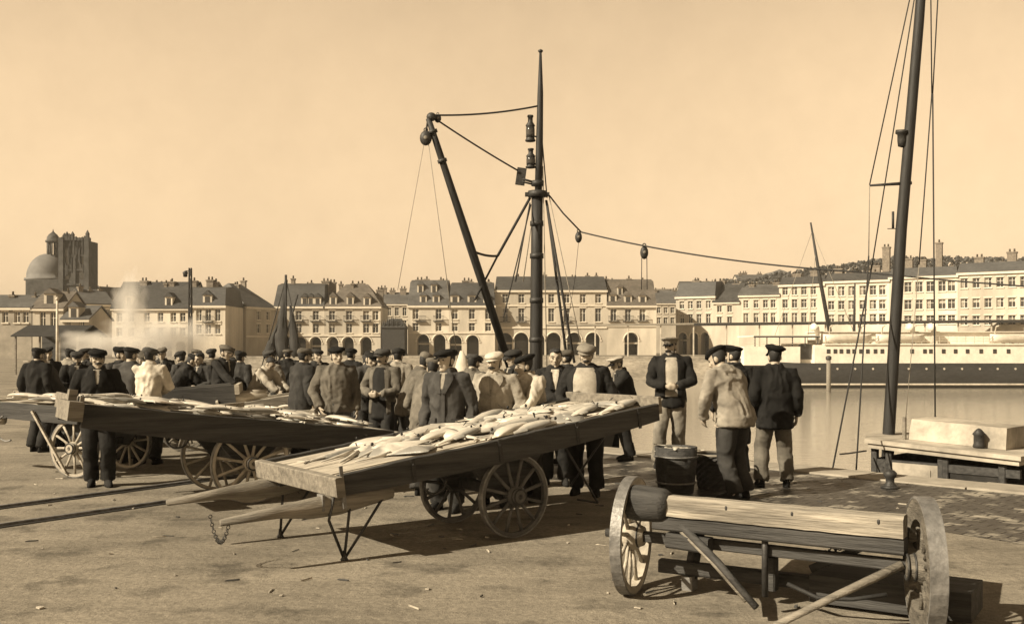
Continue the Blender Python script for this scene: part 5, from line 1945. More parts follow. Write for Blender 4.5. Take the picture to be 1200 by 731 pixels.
def person(label, px, d, rz, H=1.70, coat=.04, trou=.05, cap='flat', capL=.04, lean=0, twist=0, hy=0, hp=0, hr=0, arms=('down', 'down'), legs=None,
           smock=None, apron=None, hair=m_hair, stache=False, hem=.78, bulk=1.0, scarf=None, sleeve=None, boots=.03, vox=None, seed=None,
           shoulder=1.0, xoff=0.0, longcoat=False, plain=False, beard=None):
    """standing figure facing its local -y; angles in degrees; hy turns the head (+ = to the figure's left)"""
    k = H / 1.70
    if cap == 'flat' and capL < .07 and int(px) % 3 == 1:
        capL = .12
    seed = seed if seed is not None else int(px)
    far = d > 13.6
    vb = vox or (.0125 if far else .0088)
    vg = .018 if far else .0125
    lean = radians(lean)
    tw = radians(twist)
    hipz = .90
    loc = V(xat(px, d) + xoff, d, 0)

    def bend(p):
        p = Vector(p)
        t = min(1, max(0, (p.z - .80) / .30))
        a = lean * t
        if tw:
            p = Matrix.Rotation(tw * min(1, max(0, (p.z - .95) / .3)), 3, 'Z') @ p
        if a:
            c = V(0, .0, hipz)
            p = c + Matrix.Rotation(a, 3, 'X') @ (p - c)
        return p
    # head frame
    nb = bend(V(0, .012, 1.445))
    up = (bend(V(0, 0, 1.45)) - bend(V(0, 0, 1.40))).normalized()
    Mh = (Matrix.Rotation(tw, 3, 'Z') @ Matrix.Rotation(lean * .75, 3, 'X') @ Matrix.Rotation(radians(hy), 3, 'Z') @ Matrix.Rotation(radians(hp), 3, 'X') @ Matrix.Rotation(radians(hr), 3, 'Y'))
    hc = nb + up * .055 + (Matrix.Rotation(lean * .85, 3, 'X') @ V(0, -.024, .056))

    def hd(p):
        return hc + Mh @ (Vector(p) + V(0, 0, .005))
    b = MB()
    # ---- body (one skin)
    b.loft([ring((0, cy, z), rx, ry, 16, hd, 2.15) for z, cy, rx, ry in HEADP])
    b.tube([hd((0, -.088, .026)), hd((0, -.103, .0)), hd((0, -.117, -.026)), hd((0, -.098, -.036))], [.008, .0105, .0155, .012], 8)
    for s in (-1, 1):
        b.ell(hd((s * .011, -.102, -.030)), (.009, .010, .008), 8, 6)
        b.tube([hd((s * .012, -.092, .028)), hd((s * .034, -.088, .034)), hd((s * .056, -.070, .026))], [.008, .010, .007], 6)
        b.ell(hd((s * .046, -.064, -.020)), (.020, .018, .018), 8, 6)
        b.ell(hd((s * .073, .012, -.005)), (.011, .022, .034), 8, 8, Mh @ Matrix.Rotation(s * .25, 3, 'Z'))
    b.tube([hd((-.024, -.082, -.062)), hd((0, -.094, -.060)), hd((.024, -.082, -.062))], [.005, .0085, .005], 6)
    b.ell(hd((0, -.076, -.098)), (.022, .018, .016), 8, 6)
    b.tube([bend((0, .02, 1.40)), nb, hd((0, .012, -.055)), hd((0, .012, -.01))], [.062, .056, .054, .05], 12)
    tor = [(.84, .110, .085), (.92, .140, .095), (1.02, .125, .088), (1.15, .135, .092), (1.28, .148, .098), (1.38, .145, .085), (1.43, .085, .075), (1.46, .05, .055)]
    b.loft([ring((0, .005, z), rx * bulk, ry * bulk, 16, bend) for z, rx, ry in tor])
    sh = 0.178 * shoulder
    arm_pts = []
    for s, spec in zip((-1, 1), arms):
        S = bend((s * sh, .012, 1.375))
        rel = True
        pole = V(s * .55, .8, -.25)
        if isinstance(spec, tuple):
            Ht = V(*spec[:3])
            rel = False
            if len(spec) > 3:
                pole = V(*spec[3:6])
        elif spec == 'down':
            Ht = bend((s * .265, -.03, .86)) if lean < .35 else V(s * .25, S.y - .03, S.z - .52)
            pole = V(s * .35, 1, 0)
        elif spec == 'pocket':
            Ht = bend((s * .20, -.12, .90))
            pole = V(s * 1, .55, 0)
        elif spec == 'front':
            Ht = bend((s * .075, -.25, 1.06))
            pole = V(s * .9, .3, -.5)
        elif spec == 'back':
            Ht = bend((s * .05, .20, .95))
            pole = V(s * 1, .4, -.1)
        elif spec == 'hip':
            Ht = bend((s * .17, -.02, .97))
            pole = V(s * 1, .7, 0)
        elif spec == 'chest':
            Ht = bend((s * .03, -.20, 1.22))
            pole = V(s * .8, .2, -.7)
        elif spec == 'reach':
            Ht = V(s * .17, S.y - .42, S.z - .36)
            pole = V(s * .6, .3, -.7)
        E_, Wr = ik(S, Ht, .295, .26, pole)
        arm_pts.append((S, E_, Wr))
        b.tube([S, S.lerp(E_, .3), E_, E_.lerp(Wr, .35), Wr], [.045, .046, .037, .037, .026], 10)
        # hand
        dr = (Wr - E_).normalized()
        if spec == 'down':
            dr = (dr + V(0, -.12, -.3)).normalized()
        inn_ = V(-s, 0, 0)
        inn_ = (inn_ - dr * inn_.dot(dr)).normalized()
        sp = dr.cross(inn_).normalized()
        if sp.dot(V(0, -1, 0.3)) < 0:
            sp = -sp
        pm = Wr + dr * .085
        b.tube([Wr - dr * .02, Wr + dr * .02, Wr + dr * .055, pm], [(.024, .019), (.033, .017), (.041, .018), (.040, .014)], 10, side=sp)
        for q, (o_, l_) in enumerate(((.031, .070), (.0105, .080), (-.0105, .075), (-.031, .058))):
            r0 = pm - dr * .012 + sp * o_
            dd_ = (dr + inn_ * .15 + sp * o_ * 2.0).normalized()
            p1 = r0 + dd_ * l_ * .5
            d2_ = (dd_ + inn_ * .7).normalized()
            p2 = p1 + d2_ * l_ * .35
            d3_ = (d2_ + inn_ * .7).normalized()
            b.tube([r0, p1, p2, p2 + d3_ * l_ * .28], [.0105, .0098, .0092, .008], 7)
        t0 = Wr + dr * .03 + sp * .028
        t1 = t0 + (dr * .6 + sp * .7 + inn_ * .25).normalized() * .042
        b.tube([t0, t1, t1 + (dr * .9 + sp * .2 + inn_ * .4).normalized() * .034], [.0135, .012, .0095], 7)
    lg = legs or ((-.115, .03), (.115, -.04))
    knees = []
    for s, (fx_, fy_) in zip((-1, 1), lg):
        hip_ = V(s * .088, 0, .885)
        ank = V(fx_, fy_ + .03, .095)
        Kn, An = ik(hip_, ank, .42, .40, V(s * .12, -1, 0))
        knees.append((hip_, Kn, An))
        b.tube([hip_ + V(0, 0, .05), hip_.lerp(Kn, .4), Kn, Kn.lerp(An, .35), An], [.080, .068, .052, .052, .036], 10)
        b.tube([An, V(fx_, fy_ + .01, .05), V(fx_ + s * .02, fy_ - .13, .03)], [.036, .035, .022], 8)
    body = remesh(b.use(m_skin), 'person', m_skin, None, vb)
    body.location = loc
    body.rotation_euler = (0, 0, radians(rz))
    body.scale = (k, k, k)
    tag(body, label, 'person')
    # ---- eyes
    for s in (-1, 1):
        e = MB().use(m_eye)
        e.ell(hd((s * .031, -.087, .010)), (.012, .008, .0065), 8, 6)
        e.tube([hd((s * .014, -.101, .031)), hd((s * .034, -.098, .040)), hd((s * .056, -.078, .033))], [.003, .005, .003], 5)
        e.build('eye', None, body)
    m_ = MB().use(cloth(.10))
    m_.tube([hd((-.023, -.088, -.062)), hd((0, -.101, -.061)), hd((.023, -.088, -.062))], [.002, .003, .002], 5)
    m_.build('mouth', None, body)
    if stache:
        m_ = MB().use(m_hair)
        m_.tube([hd((-.042, -.085, -.056)), hd((-.02, -.104, -.047)), hd((0, -.112, -.043)), hd((.02, -.104, -.047)), hd((.042, -.085, -.056))], [.005, .011, .010, .011, .005], 7)
        m_.build('moustache', None, body)
    if beard:
        bd_ = MB().use(beard)
        br_ = []
        for z, cy, rx, ry in [(-.135, -.062, .022, .022)] + HEADP[1:4]:
            br_.append([hd((rx * 1.1 * cos(a), cy + ry * 1.08 * sin(a), z)) for a in [radians(178 + 184 * j / 14) for j in range(15)]] +
                       [hd((rx * .85 * cos(a), cy + ry * .85 * sin(a), z)) for a in [radians(362 - 184 * j / 14) for j in range(15)]])
        bd_.loft(br_)
        bd_.build('beard', None, body)
    # ---- hair
    h = MB().use(hair)
    if cap:
        hr_ = []
        for z, cy, rx, ry in HEADP[3:8]:
            hr_.append([hd((rx * 1.06 * cos(a), cy + ry * 1.07 * sin(a), z)) for a in [radians(-12 + 204 * j / 14) for j in range(15)]] +
                       [hd((rx * .9 * cos(a), cy + ry * .9 * sin(a), z)) for a in [radians(192 - 204 * j / 14) for j in range(15)]])
        h.loft(hr_)
    else:
        hr_ = []
        for z, cy, rx, ry in HEADP[4:]:
            g_ = 1.12 if z < .1 else 1.25
            f_ = 1.0 if z > .06 else (.55 if z > .03 else .0)
            hr_.append([hd((rx * g_ * cos(a), cy + ry * g_ * sin(a) * (1 if sin(a) > 0 else max(.02, f_ * 1.02)), z + .012)) for a in [2 * pi * j / 22 for j in range(22)]])
        h.loft(hr_)
        h.ell(hd((.02, -.075, .098)), (.05, .035, .026), 10, 8, Mh)
    h.build('hair', None, body)
    # ---- cap
    if cap:
        c = MB().use(cloth(capL, 'cap'))
        rc = random.Random(seed * 7 + 3)
        cy_, ck_, cr_ = rc.uniform(-.22, .22), rc.uniform(.96, 1.06), rc.uniform(-.16, .16)
        Mc = Matrix.Translation(V(0, 0, .045)) @ Matrix.Rotation(cy_, 4, 'Z') @ Matrix.Rotation(cr_, 4, 'Y') @ Matrix.Diagonal((ck_, ck_, rc.uniform(.8, 1.15), 1)) @ Matrix.Translation(V(0, 0, -.045))

        def hc_(p):
            p = Vector(p)
            if p.z > .055:
                q_ = p * 14 + V(seed, 0, 0)
                p = p + V(noise.noise(q_), noise.noise(q_ + V(7, 0, 0)), noise.noise(q_ + V(0, 7, 0))) * .014
            return hd(Mc @ p)
        if cap == 'flat':
            rs = [(.042, 0, .078, .102), (.056, -.004, .094, .118), (.072, -.014, .107, .132), (.094, -.012, .108, .130), (.114, -.002, .094, .108), (.127, .006, .062, .075), (.131, .008, .015, .02)]
            c.loft([ring((0, cy, z + (cy - 0) * .2), rx, ry, 20, lambda p: hc_(p + V(0, 0, .16 * (p.y) * .5)), 2.1) for z, cy, rx, ry in rs])
        elif cap == 'beret':
            rs = [(.050, 0, .078, .100), (.062, 0, .086, .108), (.072, .010, .110, .128), (.088, .014, .117, .134), (.106, .012, .100, .114), (.120, .010, .06, .07), (.124, .01, .01, .012)]
            c.loft([ring((0, cy, z), rx, ry, 20, lambda p: hc_(p + V(0, 0, .20 * p.x + .1 * p.y)), 2.0) for z, cy, rx, ry in rs])
        else:  # peaked sailor's cap
            rs = [(.040, 0, .078, .100), (.082, 0, .080, .102), (.084, -.004, .09, .112), (.110, -.012, .122, .142), (.122, -.012, .120, .140), (.136, -.004, .08, .095), (.138, 0, .01, .012)]
            c.loft([ring((0, cy, z), rx, ry, 20, lambda p: hc_(p + V(0, 0, -.12 * p.y)), 2.0) for z, cy, rx, ry in rs])
        co = c.build('cap', None, body)
        if cap != 'beret':
            v_ = MB().use(cloth(capL if cap == 'flat' else .012, 'cap'))
            vo = [(.082 * sin(a), -.006 - .098 * cos(a), .046) for a in [radians(-62 + 124 * j / 10) for j in range(11)]]
            vi = [(.094 * sin(a), -.018 - (.104 + .044 * cos(a * 1.4)) * cos(a), .030 if cap == 'flat' else .018) for a in [radians(-62 + 124 * j / 10) for j in range(11)]]
            tp_ = [hc_(p) for p in vo] + [hc_(p) for p in vi]
            bt_ = [hc_(V(*p) - V(0, 0, .007)) for p in vo] + [hc_(V(*p) - V(0, 0, .007)) for p in vi]
            v_.add(tp_ + bt_, [(j, j + 1, 12 + j, 11 + j) for j in range(10)] + [(22 + j, 23 + j, 34 + j, 33 + j) for j in range(10)] + [(11 + j, 12 + j, 34 + j, 33 + j) for j in range(10)], True)
            v_.build('visor', None, co)
    # ---- trousers
    t = MB()
    wz = .14
    t.loft([ring((0, .0, z), rx * bulk, ry * bulk, 16) for z, rx, ry in ((.80, .145, .105), (.88, .168, .122), (.96, .160, .118), (1.02, .152, .112))])
    for hip_, Kn, An in knees:
        t.tube([hip_ + V(0, 0, .04), hip_.lerp(Kn, .35), Kn, Kn.lerp(An, .5), An + V(0, 0, -.01)], [.104, .102, .088, .084, .086], 12)
    remesh(t.use(cloth(trou)), 'trousers', cloth(trou), body, vg, .011, 6, seed)
    # ---- boots
    for s, (hip_, Kn, An), (fx_, fy_) in zip((-1, 1), knees, lg):
        q = MB().use(cloth(boots, 'boot'))
        o = V(fx_, fy_, 0)
        t_ = s * .02
        q.loft([[o + V(x_ * (1 + 0) + t_ * (-y_ / .13), y_, z_) for x_, y_ in sec] for z_, sec in
                [(z_, [(w_ * cos(a), (.045 + ly) * sin(a) - sy) for a in [2 * pi * j / 14 for j in range(14)]])
                 for z_, w_, ly, sy in ((0.002, .044, .095, .055), (.03, .047, .097, .055), (.055, .044, .075, .04), (.085, .042, .025, .0), (.12, .044, .012, -.02))]])
        q.build('boot', None, body)
    # ---- coat with sleeves
    c = MB()
    hem_ = .46 if longcoat else hem
    flare = 1.12 if longcoat else 1.0
    rs = [(hem_, .185 * flare, .145 * flare), (hem_ + .08, .188 * flare, .146 * flare), (.90, .182, .138), (1.02, .172, .130), (1.15, .180, .136), (1.28, .192, .140), (1.37, .180, .115), (1.42, .128, .098), (1.458, .080, .080)]
    c.loft([ring((0, .005, z), rx * bulk * (shoulder if z > 1.2 else 1), ry * bulk, 20, bend, 2.2) for z, rx, ry in rs])
    sl_parts = []
    for s, (S, E_, Wr) in zip((-1, 1), arm_pts):
        tgt = c if not (sleeve and sleeve[0] == s) else MB()
        inner = S + (bend((0, .012, 1.36)) - S) * .35
        tgt.tube([inner, S, S.lerp(E_, .4), E_, E_.lerp(Wr, .4), Wr.lerp(E_, .04)], [.075, .083, .074, .062, .060, .050], 12)
        if tgt is not c:
            sl_parts.append((tgt, sleeve[1]))
    c.torus(nb + up * .012, .068, .024, 'z', 18, 8, rot=Matrix.Rotation(lean * .9, 3, 'X'))
    remesh(c.use(cloth(coat)), 'coat' if longcoat else 'jacket', cloth(coat), body, vg, .014, 7, seed + 5)
    for tgt, L_ in sl_parts:
        remesh(tgt.use(cloth(L_)), 'sleeve', cloth(L_), body, vg, .012, 8, seed + 2)

    def front_patch(name, L_, z0, z1, a0, a1, rw0, off=.012, wr=.006, ca0=0, ca1=0):
        f = MB().use(cloth(L_))
        nz_, na = 16, 14
        rows_o, rows_i = [], []
        for i in range(nz_ + 1):
            z = z0 + (z1 - z0) * i / nz_
            # interpolate the coat profile
            prof = rs if z >= rs[0][0] else [(z, rs[0][1], rs[0][2])] + rs
            rx, ry = prof[-1][1:]
            for (za, xa_, ya_), (zb_, xb_, yb_) in zip(prof[:-1], prof[1:]):
                if za <= z <= zb_:
                    q_ = (z - za) / max(1e-6, zb_ - za)
                    rx, ry = xa_ + (xb_ - xa_) * q_, ya_ + (yb_ - ya_) * q_
                    break
            aw_ = a0 + (a1 - a0) * i / nz_
            ca_ = ca0 + (ca1 - ca0) * i / nz_
            ro, ri = [], []
            for j in range(na + 1):
                a = radians(-90 + ca_ - aw_ + 2 * aw_ * j / na)
                w = wr * noise.noise(V(a * 4, z * 7, seed))
                for lst, o_ in ((ro, off + w), (ri, -.02)):
                    p = V((rx * bulk * rw0 + o_) * cos(a), .005 + (ry * bulk + o_) * sin(a), z)
                    lst.append(bend(p))
            rows_o.append(ro)
            rows_i.append(ri)
        g_ = [o_ + i_[::-1] for o_, i_ in zip(rows_o, rows_i)]
        f.loft(g_)
        return f.build(name, None, body)
    if smock is not None:
        front_patch('smock', smock[0], smock[1], 1.43, smock[2], smock[3], 1.0, .022)
        for s_ in (-1, 1):
            z0_ = max(smock[1], hem_ - .01)
            front_patch('lapel', coat, z0_, 1.40, 9, 13, 1.0, .034, .010, s_ * (smock[2] + 5), s_ * (smock[3] + 7))
    elif longcoat is False and not plain:
        front_patch('placket', coat, hem_ + .004, 1.40, 5, 5, 1.0, .017, .008, 4, 4)
        for s_ in (-1, 1):
            front_patch('pocket', coat, 1.0 if hem_ > .8 else .90, 1.06 if hem_ > .8 else .97, 17, 17, 1.0, .019, .003, s_ * 42, s_ * 42)
            front_patch('lapel', coat, 1.22, 1.43, 4, 17, 1.0, .026, .006, s_ * 6, s_ * 26)
        front_patch('shirt', scarf or .35, 1.26, 1.44, 2, 20, 1.0, .018, .003, 0, 0)
    if apron is not None:
        front_patch('apron', apron, .42, 1.16, 62, 50, 1.02, .02)
    if scarf is not None:
        s_ = MB().use(cloth(scarf))
        s_.torus(nb + up * .012 + V(0, -.004, 0), .066, .022, 'z', 16, 8, rot=Matrix.Rotation(lean * .9, 3, 'X'))
        s_.build('scarf', None, body)
    return body


P = person
# ---- crowd at the left
P('man in dark coat at the far left edge, back turned, behind the left cart', 44, 16.6, 165, 1.70, .03, .04, 'flat', .03)
P('stooping bareheaded man in dark jacket second from the left edge', 68, 17.2, -70, 1.66, .10, .05, None, lean=22, hp=10, arms=('reach', 'reach'), hair=m_hair_gr)
P('man in dark jacket with pale neckcloth third from the left edge', 90, 17.8, 25, 1.64, .03, .05, 'flat', .06, scarf=.4, arms=('front', 'down'), lean=8, beard=m_hair)
P('man in black cap facing the camera between the left and middle carts', 114, 12.55, 22, 1.69, .028, .035, 'flat', .018, arms=('pocket', 'pocket'), hy=10, stache=True, bulk=1.06, legs=((-.06, .04), (.12, -.05)))
P('man in dark cap looking right over the shoulder of the black capped man', 141, 15.6, 70, 1.72, .06, .05, 'flat', .02, hy=10, arms=('down', 'front'))
P('man in brown coat seen from behind left of the white shirted man', 153, 15.0, 172, 1.72, .10, .05, 'flat', .03, hy=-15, bulk=1.04)
P('man in white shirt and dark cap with his back turned', 174, 14.9, 178, 1.70, .62, .06, 'flat', .10, arms=('front', 'front'), hy=-5, lean=4, plain=True)
P('bent dark figure in the steam just right of the white shirted man', 203, 18.6, 110, 1.66, .04, .05, 'flat', .04, lean=30, arms=('reach', 'reach'))
P('upright dark figure in the steam beside the bent one', 218, 19.4, -120, 1.62, .09, .05, 'flat', .05, arms=('down', 'front'), lean=12)
P('bareheaded figure with a pale face left of the man with raised chin', 240, 18.8, -25, 1.62, .06, .06, None, lean=12, hr=8, arms=('front', 'front'))
P('man in cap and dark jacket looking right above the dark high sided cart', 259, 18.2, 62, 1.74, .04, .05, 'flat', .018, hy=8, lean=8, arms=('reach', 'down'))
P('dark figure with its back turned right of the dark high sided cart', 281, 19.2, 160, 1.62, .07, .05, 'flat', .05)
P('bareheaded bending figure in a light blouse behind the pale plank cart', 299, 18.6, 65, 1.62, .42, .06, None, plain=True, lean=32, hp=12, arms=('reach', 'reach'))
P('small figure in grey blouse beside the lugger behind the pale plank cart', 318, 19.2, -40, 1.63, .22, .06, 'flat', .08, arms=('front', 'down'))
P('man in long dark jacket, back half turned, left of the grey jersey man', 352, 15.2, 140, 1.69, .06, .04, 'flat', .06, hem=.68, bulk=1.05, arms=('down', 'front'), lean=5)
P('dark capped man deep in the crowd between the long jacket and the grey jersey', 371, 17.8, 40, 1.68, .05, .05, 'flat', .05)
P('burly man in grey jersey and dark brimless cap facing the camera behind the fish', 394, 13.45, 8, 1.72, .13, .09, 'beret', .02, hy=25, bulk=1.10, arms=('pocket', 'down'), hem=.84, plain=True)
P('man with white sleeve reaching to the right behind the middle cart', 428, 14.9, 38, 1.68, .10, .06, 'flat', .03, sleeve=(1, .6), arms=('front', (.22, -.52, 1.02)), scarf=.5, lean=14, hp=6)
P('man in cap and dark waistcoat with pale face right of the white sleeve', 449, 14.5, -20, 1.68, .14, .04, 'flat', .09, smock=(.035, .70, 40, 30), arms=('front', 'front'), hy=-8, hp=-4, stache=True)
P('man in grey cap stooping with his back to the camera behind the middle cart', 477, 14.0, 120, 1.68, .12, .05, 'flat', .16, lean=24, arms=('front', 'reach'), hy=20)
P('man in rough brown coat bent to the right beside the dark jacket man', 499, 11.75, 165, 1.64, .16, .10, 'flat', .13, lean=24, hem=.66, arms=('front', 'front'), bulk=1.04)
P('young man in black cap and dark leather jacket leaning at the front cart', 524, 10.72, -18, 1.70, .085, .06, 'flat', .022, hy=-22, arms=('down', 'down'), hem=.74, scarf=.3)
P('moustached man in a white flat cap and light canvas jacket', 580, 11.1, -14, 1.67, .36, .12, 'flat', .55, hy=-8, hp=2, stache=True, bulk=1.14, arms=('pocket', 'pocket'), scarf=.3)
P('man in dark beret and pale smock leaning over the front cart', 626, 11.45, -46, 1.645, .50, .05, 'beret', .02, hy=-28, lean=13, arms=('front', (.30, -.55, .98)))
P('bareheaded young man in dark suit and tie behind the front cart', 651, 12.7, -4, 1.70, .035, .035, None, smock=(.6, 1.18, 6, 20), arms=('down', 'down'), hp=4)
P('man in tan cap with a light smock under his open dark jacket', 687, 11.85, -12, 1.745, .035, .03, 'flat', .22, smock=(.42, .80, 46, 40), hy=10, hp=6, stache=True, bulk=1.08, arms=('pocket', 'pocket'), scarf=.3, boots=.02)
P('stooping man in dark jacket and pale cap turned left beyond the cart end', 737, 15.4, -78, 1.60, .035, .035, 'peaked', .30, lean=16, hp=8, arms=('front', 'reach'))
P('tall fisherman in a pale peaked cap and open dark jacket holding his hands together', 786, 14.6, -6, 1.85, .028, .22, 'peaked', .30, smock=(.42, .92, 26, 26), hy=-30, hr=-6, beard=m_hair_gr, stache=True, arms=('front', 'front'), bulk=1.1, shoulder=1.08, legs=((-.17, -.10), (.10, .10)))
P('man in a big dark beret and light jacket bending over the tub', 862, 11.5, -140, 1.75, .27, .06, 'beret', .02, lean=21, hy=14, hp=10, arms=((-.20, -.30, .86, -1, .5, 0), (.22, -.26, .88, 1, .5, 0)), bulk=1.26, shoulder=1.1, hem=.80, boots=.03, legs=((-.15, .0), (.13, .06)))
P('man in a long dark coat and dark peaked cap behind the light jacketed man', 860, 13.3, 188, 1.72, .035, .04, 'peaked', .02, hy=35, longcoat=True, arms=('down', 'down'))
P('man in dark double jacket and peaked cap seen from behind, watching the ferry', 908, 12.45, 176, 1.72, .022, .13, 'peaked', .02, bulk=1.14, shoulder=1.06, hem=.72, arms=('down', 'down'), legs=((-.14, .0), (.16, -.02)), boots=.02)
# ---- deeper in the crowd
P('dark man in a beret half hidden behind the edge man at far left', 56, 19.5, 30, 1.69, .03, .05, 'beret', .03, arms=('front', 'down'))
P('dark capped figure between the neckcloth man and the black capped man', 101, 20.5, -30, 1.68, .045, .05, 'flat', .04)
P('dark capped man standing in the steam behind the white shirted man', 190, 21, 10, 1.68, .05, .05, 'flat', .04)
P('dark capped man in the steam under the lamp post', 229, 22, 60, 1.66, .06, .05, 'flat', .05)
P('dark capped figure far behind the gap between the bare headed figures', 270, 23, -50, 1.68, .05, .05, 'flat', .05)
P('dark capped figure far behind the lugger side of the crowd', 337, 22, 190, 1.66, .04, .05, 'flat', .03)
P('dark capped man far behind the white sleeved man', 411, 19, 160, 1.68, .04, .05, 'flat', .03)
P('grey capped man far behind the waistcoat man', 463, 18.5, 30, 1.66, .09, .05, 'flat', .12, arms=('front', 'front'))
P('dark capped man partly behind the white capped moustached man', 603, 14.5, -60, 1.66, .04, .05, 'flat', .05)
P('man in a light jacket turned away behind the dark men at far left', 78, 21.5, 150, 1.66, .26, .06, 'flat', .04, lean=6)
P('dark man stooping between the brown coat and the black capped man', 130, 17.0, -100, 1.64, .05, .05, 'flat', .07, lean=18, arms=('reach', 'front'))
P('grey jacketed man with his head down just left of the white shirted man', 163, 17.6, 40, 1.64, .12, .06, 'flat', .05, hp=14, lean=10, arms=('front', 'front'))
P('brown jacketed man in the steam right of the dark high sided cart', 248, 20.5, -150, 1.66, .14, .06, 'flat', .07)
P('bareheaded man in light shirt behind the burly jersey man', 362, 20.0, -20, 1.67, .45, .06, None, plain=True, arms=('front', 'down'))
P('man in brown jacket bent over fish right of the grey jersey man', 413, 15.3, 60, 1.64, .15, .07, 'flat', .06, lean=26, hp=10, arms=('reach', 'reach'))
P('light jacketed man in dark cap just behind the waistcoat man', 465, 16.6, 170, 1.68, .28, .06, 'flat', .04, lean=6)
P('brown jacketed man half hidden between the leather jacket and white capped men', 548, 13.2, 150, 1.64, .13, .06, 'flat', .08, lean=12, arms=('front', 'front'))
P('dark jacketed man half hidden just right of the trawler mast', 664, 15.0, -120, 1.66, .05, .05, 'flat', .05)


# ------------------------------------------------------------------ steam
def steam(name, label, c, size, dens, seed, nscale):
    m = bpy.data.materials.new('steam')
    m.use_nodes = True
    nt = m.node_tree
    nt.nodes.remove(nt.nodes['Principled BSDF'])
    out = nt.nodes['Material Output']
    pv = nt.nodes.new('ShaderNodeVolumePrincipled')
    pv.inputs['Color'].default_value = (1, .97, .92, 1)
    pv.inputs['Anisotropy'].default_value = .2
    tc = nt.nodes.new('ShaderNodeTexCoord')
    # fall off towards the ellipsoid's skin, broken by noise
    ln = nt.nodes.new('ShaderNodeVectorMath')
    ln.operation = 'LENGTH'
    nt.links.new(tc.outputs['Object'], ln.inputs[0])
    nz = nt.nodes.new('ShaderNodeTexNoise')
    nz.noise_dimensions = '4D'
    nz.inputs['W'].default_value = seed
    nz.inputs['Scale'].default_value = nscale
    nz.inputs['Detail'].default_value = 4
    nt.links.new(tc.outputs['Object'], nz.inputs['Vector'])
    a = nt.nodes.new('ShaderNodeMath')
    a.operation = 'MULTIPLY_ADD'
    a.inputs[1].default_value = 1.5
    nt.links.new(nz.outputs['Fac'], a.inputs[0])
    nt.links.new(ln.outputs['Value'], a.inputs[2])
    mr = nt.nodes.new('ShaderNodeMapRange')
    mr.inputs[1].default_value = 1.55
    mr.inputs[2].default_value = .75
    mr.inputs[3].default_value = 0
    mr.inputs[4].default_value = dens
    nt.links.new(a.outputs[0], mr.inputs[0])
    nt.links.new(mr.outputs[0], pv.inputs['Density'])
    nt.links.new(pv.outputs[0], out.inputs['Volume'])
    b = MB().use(m)
    b.ell((0, 0, 0), (1, 1, 1), 20, 14)
    o = b.build(name, None, None)
    o.location = c
    o.scale = size
    tag(o, label, 'steam', None, 'stuff')


steam('steam', 'pale steam rising in a column before the left houses', at(153, 366, 40), (.95, .9, 1.9), 2.4, 1.0, 1.9)
steam('steam', 'low pale steam drifting behind the left crowd near the market shed', at(118, 404, 38), (1.9, 1.0, .85), 2.6, 4.0, 1.9)
steam('steam', 'wide low pale steam drifting under the lamp post', at(190, 400, 42), (3.2, 1.2, 1.4), 2.4, 9.0, 1.9)

# air between the quay and the far town
mh = bpy.data.materials.new('haze')
mh.use_nodes = True
nt = mh.node_tree
nt.nodes.remove(nt.nodes['Principled BSDF'])
pv = nt.nodes.new('ShaderNodeVolumePrincipled')
pv.inputs['Color'].default_value = (1, .95, .85, 1)
pv.inputs['Density'].default_value = HAZE
nt.links.new(pv.outputs[0], nt.nodes['Material Output'].inputs['Volume'])
if HAZE > 0:
    b = MB().use(mh)
    b.bx(-420, 470, -60, 560, -12, 75)
    o = b.build('haze')
    tag(o, kind='stuff')

# ------------------------------------------------------------------ light
EL = radians(35)
sv = V(-.86 * cos(EL), -.50 * cos(EL), sin(EL)).normalized()
ld = bpy.data.lights.new('sun', 'SUN')
ld.energy = SUN_E
ld.angle = radians(.6)
ld.color = (1, .87, .66)
lo = bpy.data.objects.new('sun', ld)
COL.objects.link(lo)
lo.rotation_euler = sv.to_track_quat('Z', 'Y').to_euler()
wd = bpy.data.worlds.new('World')
SC.world = wd
wd.use_nodes = True
nt = wd.node_tree
bg = nt.nodes['Background']
sk = nt.nodes.new('ShaderNodeTexSky')
sk.sky_type = 'NISHITA'
sk.sun_disc = False
sk.sun_elevation = EL
sk.sun_rotation = atan2(-.86, -.50)
sk.altitude = 0
sk.air_density = 1.0
sk.dust_density = 3.0
sk.ozone_density = 1.0
bw = nt.nodes.new('ShaderNodeRGBToBW')
nt.links.new(sk.outputs[0], bw.inputs[0])
# thin even overcast veil evens out the clear sky's gradient
ve = nt.nodes.new('ShaderNodeMath')
ve.operation = 'POWER'
ve.inputs[1].default_value = .42
nt.links.new(bw.outputs[0], ve.inputs[0])
tc = nt.nodes.new('ShaderNodeTexCoord')
nz = nt.nodes.new('ShaderNodeTexNoise')
nz.inputs['Scale'].default_value = 2.2
nz.inputs['Detail'].default_value = 5
nt.links.new(tc.outputs['Generated'], nz.inputs['Vector'])
mr = nt.nodes.new('ShaderNodeMapRange')
mr.inputs[1].default_value = .3
mr.inputs[2].default_value = .7
mr.inputs[3].default_value = .92
mr.inputs[4].default_value = 1.05
nt.links.new(nz.outputs['Fac'], mr.inputs[0])
n2 = nt.nodes.new('ShaderNodeTexNoise')
n2.inputs['Scale'].default_value = 26
n2.inputs['Detail'].default_value = 6
n2.inputs['Roughness'].default_value = .7
nt.links.new(tc.outputs['Generated'], n2.inputs['Vector'])
m2 = nt.nodes.new('ShaderNodeMapRange')
m2.inputs[1].default_value = .3
m2.inputs[2].default_value = .7
m2.inputs[3].default_value = .965
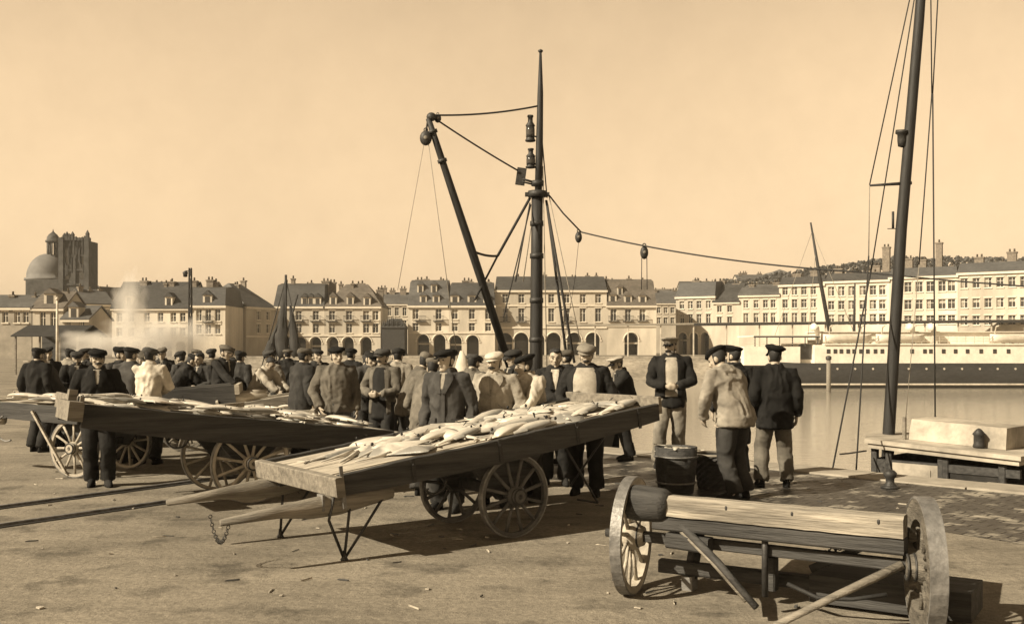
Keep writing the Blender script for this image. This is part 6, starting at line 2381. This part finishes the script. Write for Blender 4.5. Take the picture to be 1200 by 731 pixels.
m2.inputs[4].default_value = 1.035
nt.links.new(n2.outputs['Fac'], m2.inputs[0])
mq = nt.nodes.new('ShaderNodeMath')
mq.operation = 'MULTIPLY'
nt.links.new(mr.outputs[0], mq.inputs[0])
nt.links.new(m2.outputs[0], mq.inputs[1])
mu = nt.nodes.new('ShaderNodeMath')
mu.operation = 'MULTIPLY'
nt.links.new(ve.outputs[0], mu.inputs[0])
nt.links.new(mq.outputs[0], mu.inputs[1])
# a clear sky is brightest near the horizon and darkens towards the zenith
sx = nt.nodes.new('ShaderNodeSeparateXYZ')
nt.links.new(tc.outputs['Generated'], sx.inputs[0])
zr_ = nt.nodes.new('ShaderNodeMapRange')
zr_.interpolation_type = 'SMOOTHSTEP'
zr_.inputs[1].default_value = .20
zr_.inputs[2].default_value = .75
zr_.inputs[3].default_value = 1.0
zr_.inputs[4].default_value = .13
nt.links.new(sx.outputs[2], zr_.inputs[0])
mz = nt.nodes.new('ShaderNodeMath')
mz.operation = 'MULTIPLY'
nt.links.new(mu.outputs[0], mz.inputs[0])
nt.links.new(zr_.outputs[0], mz.inputs[1])
mu = mz
vm = nt.nodes.new('ShaderNodeVectorMath')
vm.operation = 'SCALE'
vm.inputs[0].default_value = (1.75, 1.265, .76)
nt.links.new(mu.outputs[0], vm.inputs['Scale'])
nt.links.new(vm.outputs[0], bg.inputs[0])
bg.inputs[1].default_value = SKY_S

# ------------------------------------------------------------------ camera
cd = bpy.data.cameras.new('camera')
cd.sensor_width = 36
cd.lens = 36
cd.shift_y = (HZ - 365.5) / 1200
cd.clip_end = 6000
cd.clip_start = .1
co = bpy.data.objects.new('camera', cd)
COL.objects.link(co)
co.location = (0, 0, EYE)
co.rotation_euler = (radians(90), 0, 0)
SC.camera = co
SC.view_settings.view_transform = 'Standard'
SC.view_settings.look = 'None'
SC.view_settings.gamma = 1
SC.view_settings.exposure = EXPO
SC.cycles.use_denoising = True
SC.cycles.max_bounces = 6
SC.cycles.volume_bounces = 1
SC.cycles.volume_step_rate = 2
